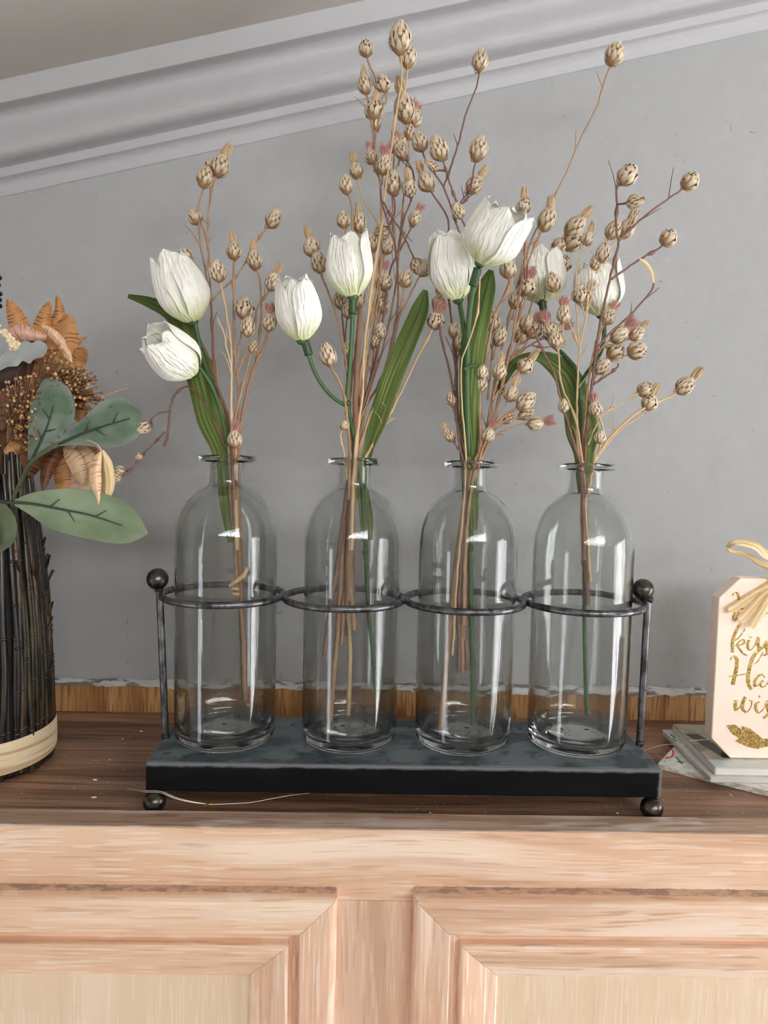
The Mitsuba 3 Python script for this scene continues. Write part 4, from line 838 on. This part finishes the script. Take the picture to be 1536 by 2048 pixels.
script('letter', [('800,1100 690,1230 600,1340 520,1480 440,1660 392,1850 400,2000 398,2110', 10, 26), ('430,1800 560,1720 660,1600 740,1470', 8, 8), ('480,1930 590,1810 680,1765 730,1800 690,1880 530,1930', 9, 18), ('530,1930 620,2060 700,2150 800,2200', 12, 20)], K1)
script('letter', [('852,1775 815,1900 835,2030 900,2040 1010,1920', 9, 24), ('875,1695 905,1705', 16, 16)], K1)
script('letter', [('1010,1920 1090,1690 1110,1720 1085,1860 1125,2000 1090,2110 1010,2130', 8, 28)], K1)
script('letter', [('1150,2060 1230,1960 1330,1790 1345,1830 1315,1960 1350,2080 1300,2180 1220,2190', 8, 28)], K1)
script('letter', [('222,262 250,210 300,205 340,290 328,420 298,550 262,705', 10, 32), ('188,560 350,540 505,510', 8, 10), ('850,-10 770,60 680,140 600,270 552,450 535,600 552,720 598,785', 12, 32), ('640,330 700,300 750,220 800,130', 7, 8)], K2)
script('letter', [('832,572 790,525 705,560 652,660 662,735 725,705 800,632', 10, 26), ('800,632 752,690 790,748 850,720 900,640', 9, 24)], K2)
script('letter', [('320,975 306,1080 322,1172', 20, 28), ('325,1172 420,1050 480,925', 8, 8), ('490,920 438,1050 440,1140 500,1200', 12, 30), ('500,1198 545,1165 592,1080 600,985', 8, 8), ('545,985 590,990 632,1000', 8, 8)], K2)
script('letter', [('738,1015 684,1035 672,1130 722,1208 780,1170 850,1090', 10, 26), ('720,912 748,918', 18, 18)], K2)
script('letter', [('850,1090 905,1000 860,1035 880,1110 905,1190', 10, 28), ('800,1292 842,1282 895,1215', 18, 18)], K2)
script('letter', [('400,575 410,520 470,485 520,485 560,580 575,700', 8, 24)], K1)
script('letter', [('700,920 600,925 500,965 435,1080 420,1190 470,1240 530,1130 560,1000', 10, 20)], K1)
script('letter', [('1065,1215 1110,1250 1160,1280', 9, 9), ('1145,1050 1200,1055 1225,1130 1175,1160', 10, 22), ('1240,1120 1300,1070 1365,1020', 8, 8)], K1)
em = pts('680,1380 742,1374 792,1414 788,1382 850,1404 895,1440 938,1476 1000,1470 1040,1440 1060,1470 1020,1520 960,1530 900,1546 830,1532 738,1488 772,1474 720,1438')
E3 = np.array([at(1260+x/3.533, 1060+y/3.533, SY) for x, y in em]); pgl = Polygon([(p[0], p[2]) for p in E3])
m = trimesh.creation.extrude_polygon(pgl, .0005, engine='earcut'); v = np.array(m.vertices); m = trimesh.Trimesh(np.c_[v[:, 0], SY-.0005+v[:, 2]*.98, v[:, 1]], m.faces)
part(sign, 'leaf_emblem', m, 'm_gold', label='gold glitter leaf')
bow = key_for(sign+'__raffia_bow'); labels[bow] = {'label': 'cream raffia bow tied through the sign'}
def zr(p, w, Y, cup, nm, tilt=0.0):
    m, uv = ribbon([(1260+x/3.533, 1060+y/3.533) for x, y in pts(p)], [q/3.533 for q in w], Y, cup, 30, 7, .0004, len(p), tilt); part(bow, nm, m, 'm_raffia', True, uv=uv)
zr('1010,190 960,175 900,122 830,96 750,88 712,100 694,128', [60, 58, 54, 50, 44, 40, 34], [SY+.002, SY-.004, SY-.010, SY-.012, SY-.012, SY-.010, SY-.006], .002, 'loop', .002)
zr('694,128 712,152 760,160 830,178 905,225 960,250 1010,260', [34, 30, 28, 34, 44, 50, 56], [SY-.006, SY-.001, SY+.001, SY+.002, SY+.001, SY, SY-.001], .002, 'loop')
zr('1030,360 940,420 830,490 740,545 698,570', [50, 56, 58, 56, 50], [SY-.002, SY-.005, SY-.006, SY-.006, SY-.007], .0015, 'tail')
zr('1030,380 950,460 880,540 810,610 772,640', [46, 54, 58, 58, 50], [SY-.003, SY-.007, SY-.008, SY-.008, SY-.009], .0015, 'tail')
zr('1040,390 990,480 930,580 880,650 858,690', [46, 56, 62, 60, 54], [SY-.004, SY-.009, SY-.010, SY-.010, SY-.011], .0015, 'tail')
part(bow, 'knot', sphere(at(1552, 1150, SY-.003), .006, 3, (1, .8, 1.2)), 'm_raffia', True)

wk = thing('fairy_light_wire', 'thin silver fairy light wire looping under the front of the rack', 'wire')
P = [at(255, 1578, .006), at(290, 1584, -.0085), at(322, 1586, -.0095), at(350, 1597, -.0095), at(380, 1604, -.0085), at(412, 1608, -.006)]
Q = curve(np.array(P), 40)
part(wk, 'wire', cat([tube(Q, .00035, 5), tube(Q+np.array([[0, 0, .0011*math.sin(t*3.1)] for t in np.linspace(0, 1, 40)]), .00035, 5)]), 'm_wire', True)
P = [at(418, 1609, -.006), at(450, 1608, -.003), at(500, 1605, .002), at(545, 1597, .006), at(585, 1590, .010), (.0, .05, .003), (.12, .085, .0012), (.170, .102, .0012), (.197, .108, .0036), at(1316, 1492, .105), at(1352, 1488, .1), at(1368, 1490, .098), at(1378, 1482, .096), at(1400, 1480, .095), at(1425, 1479, .094)]
part(wk, 'wire', tube(curve(np.array(P), 110), .00035, 5), 'm_wire', True)
part(wk, 'led_bulb', sphere(at(418, 1609, -.0062), .0017, 3, (1.7, 1, 1)), 'm_bulb', True)
CH = [((190, 1560), 8), ((188, 1595), 9), ((282, 1463), 7), ((104, 1449), 7), ((1235, 1627), 4), ((860, 1626), 4), ((245, 1478), 4), ((219, 1520), 3)]
CHL = ['larger of two paint flakes on the shelf left of the rack foot', 'paint flake on the shelf edge nearest the ledge, left of the rack', 'paint flake on the shelf just left of the left post', 'paint flake on the shelf beside the twig vase band',
       'speck of plaster in front of the right rack foot', 'speck of plaster under the middle of the tray', 'tiny plaster speck left of the rack, toward the wall', 'tiny plaster speck midway between vase and rack']
for i, ((x, y), s) in enumerate(CH):
    k = thing('paint_flake', CHL[i], 'flake'); c = atz(x, y, .0006)
    m = trimesh.creation.icosphere(1, 1); rng = np.random.default_rng(i); v = m.vertices*(1+rng.uniform(-.3, .3, (len(m.vertices), 1)))*[s*PXM*.6, s*PXM*.35, .0005]+c+[0, 0, .0002]
    part(k, 'body', (v, m.faces), 'm_chip')
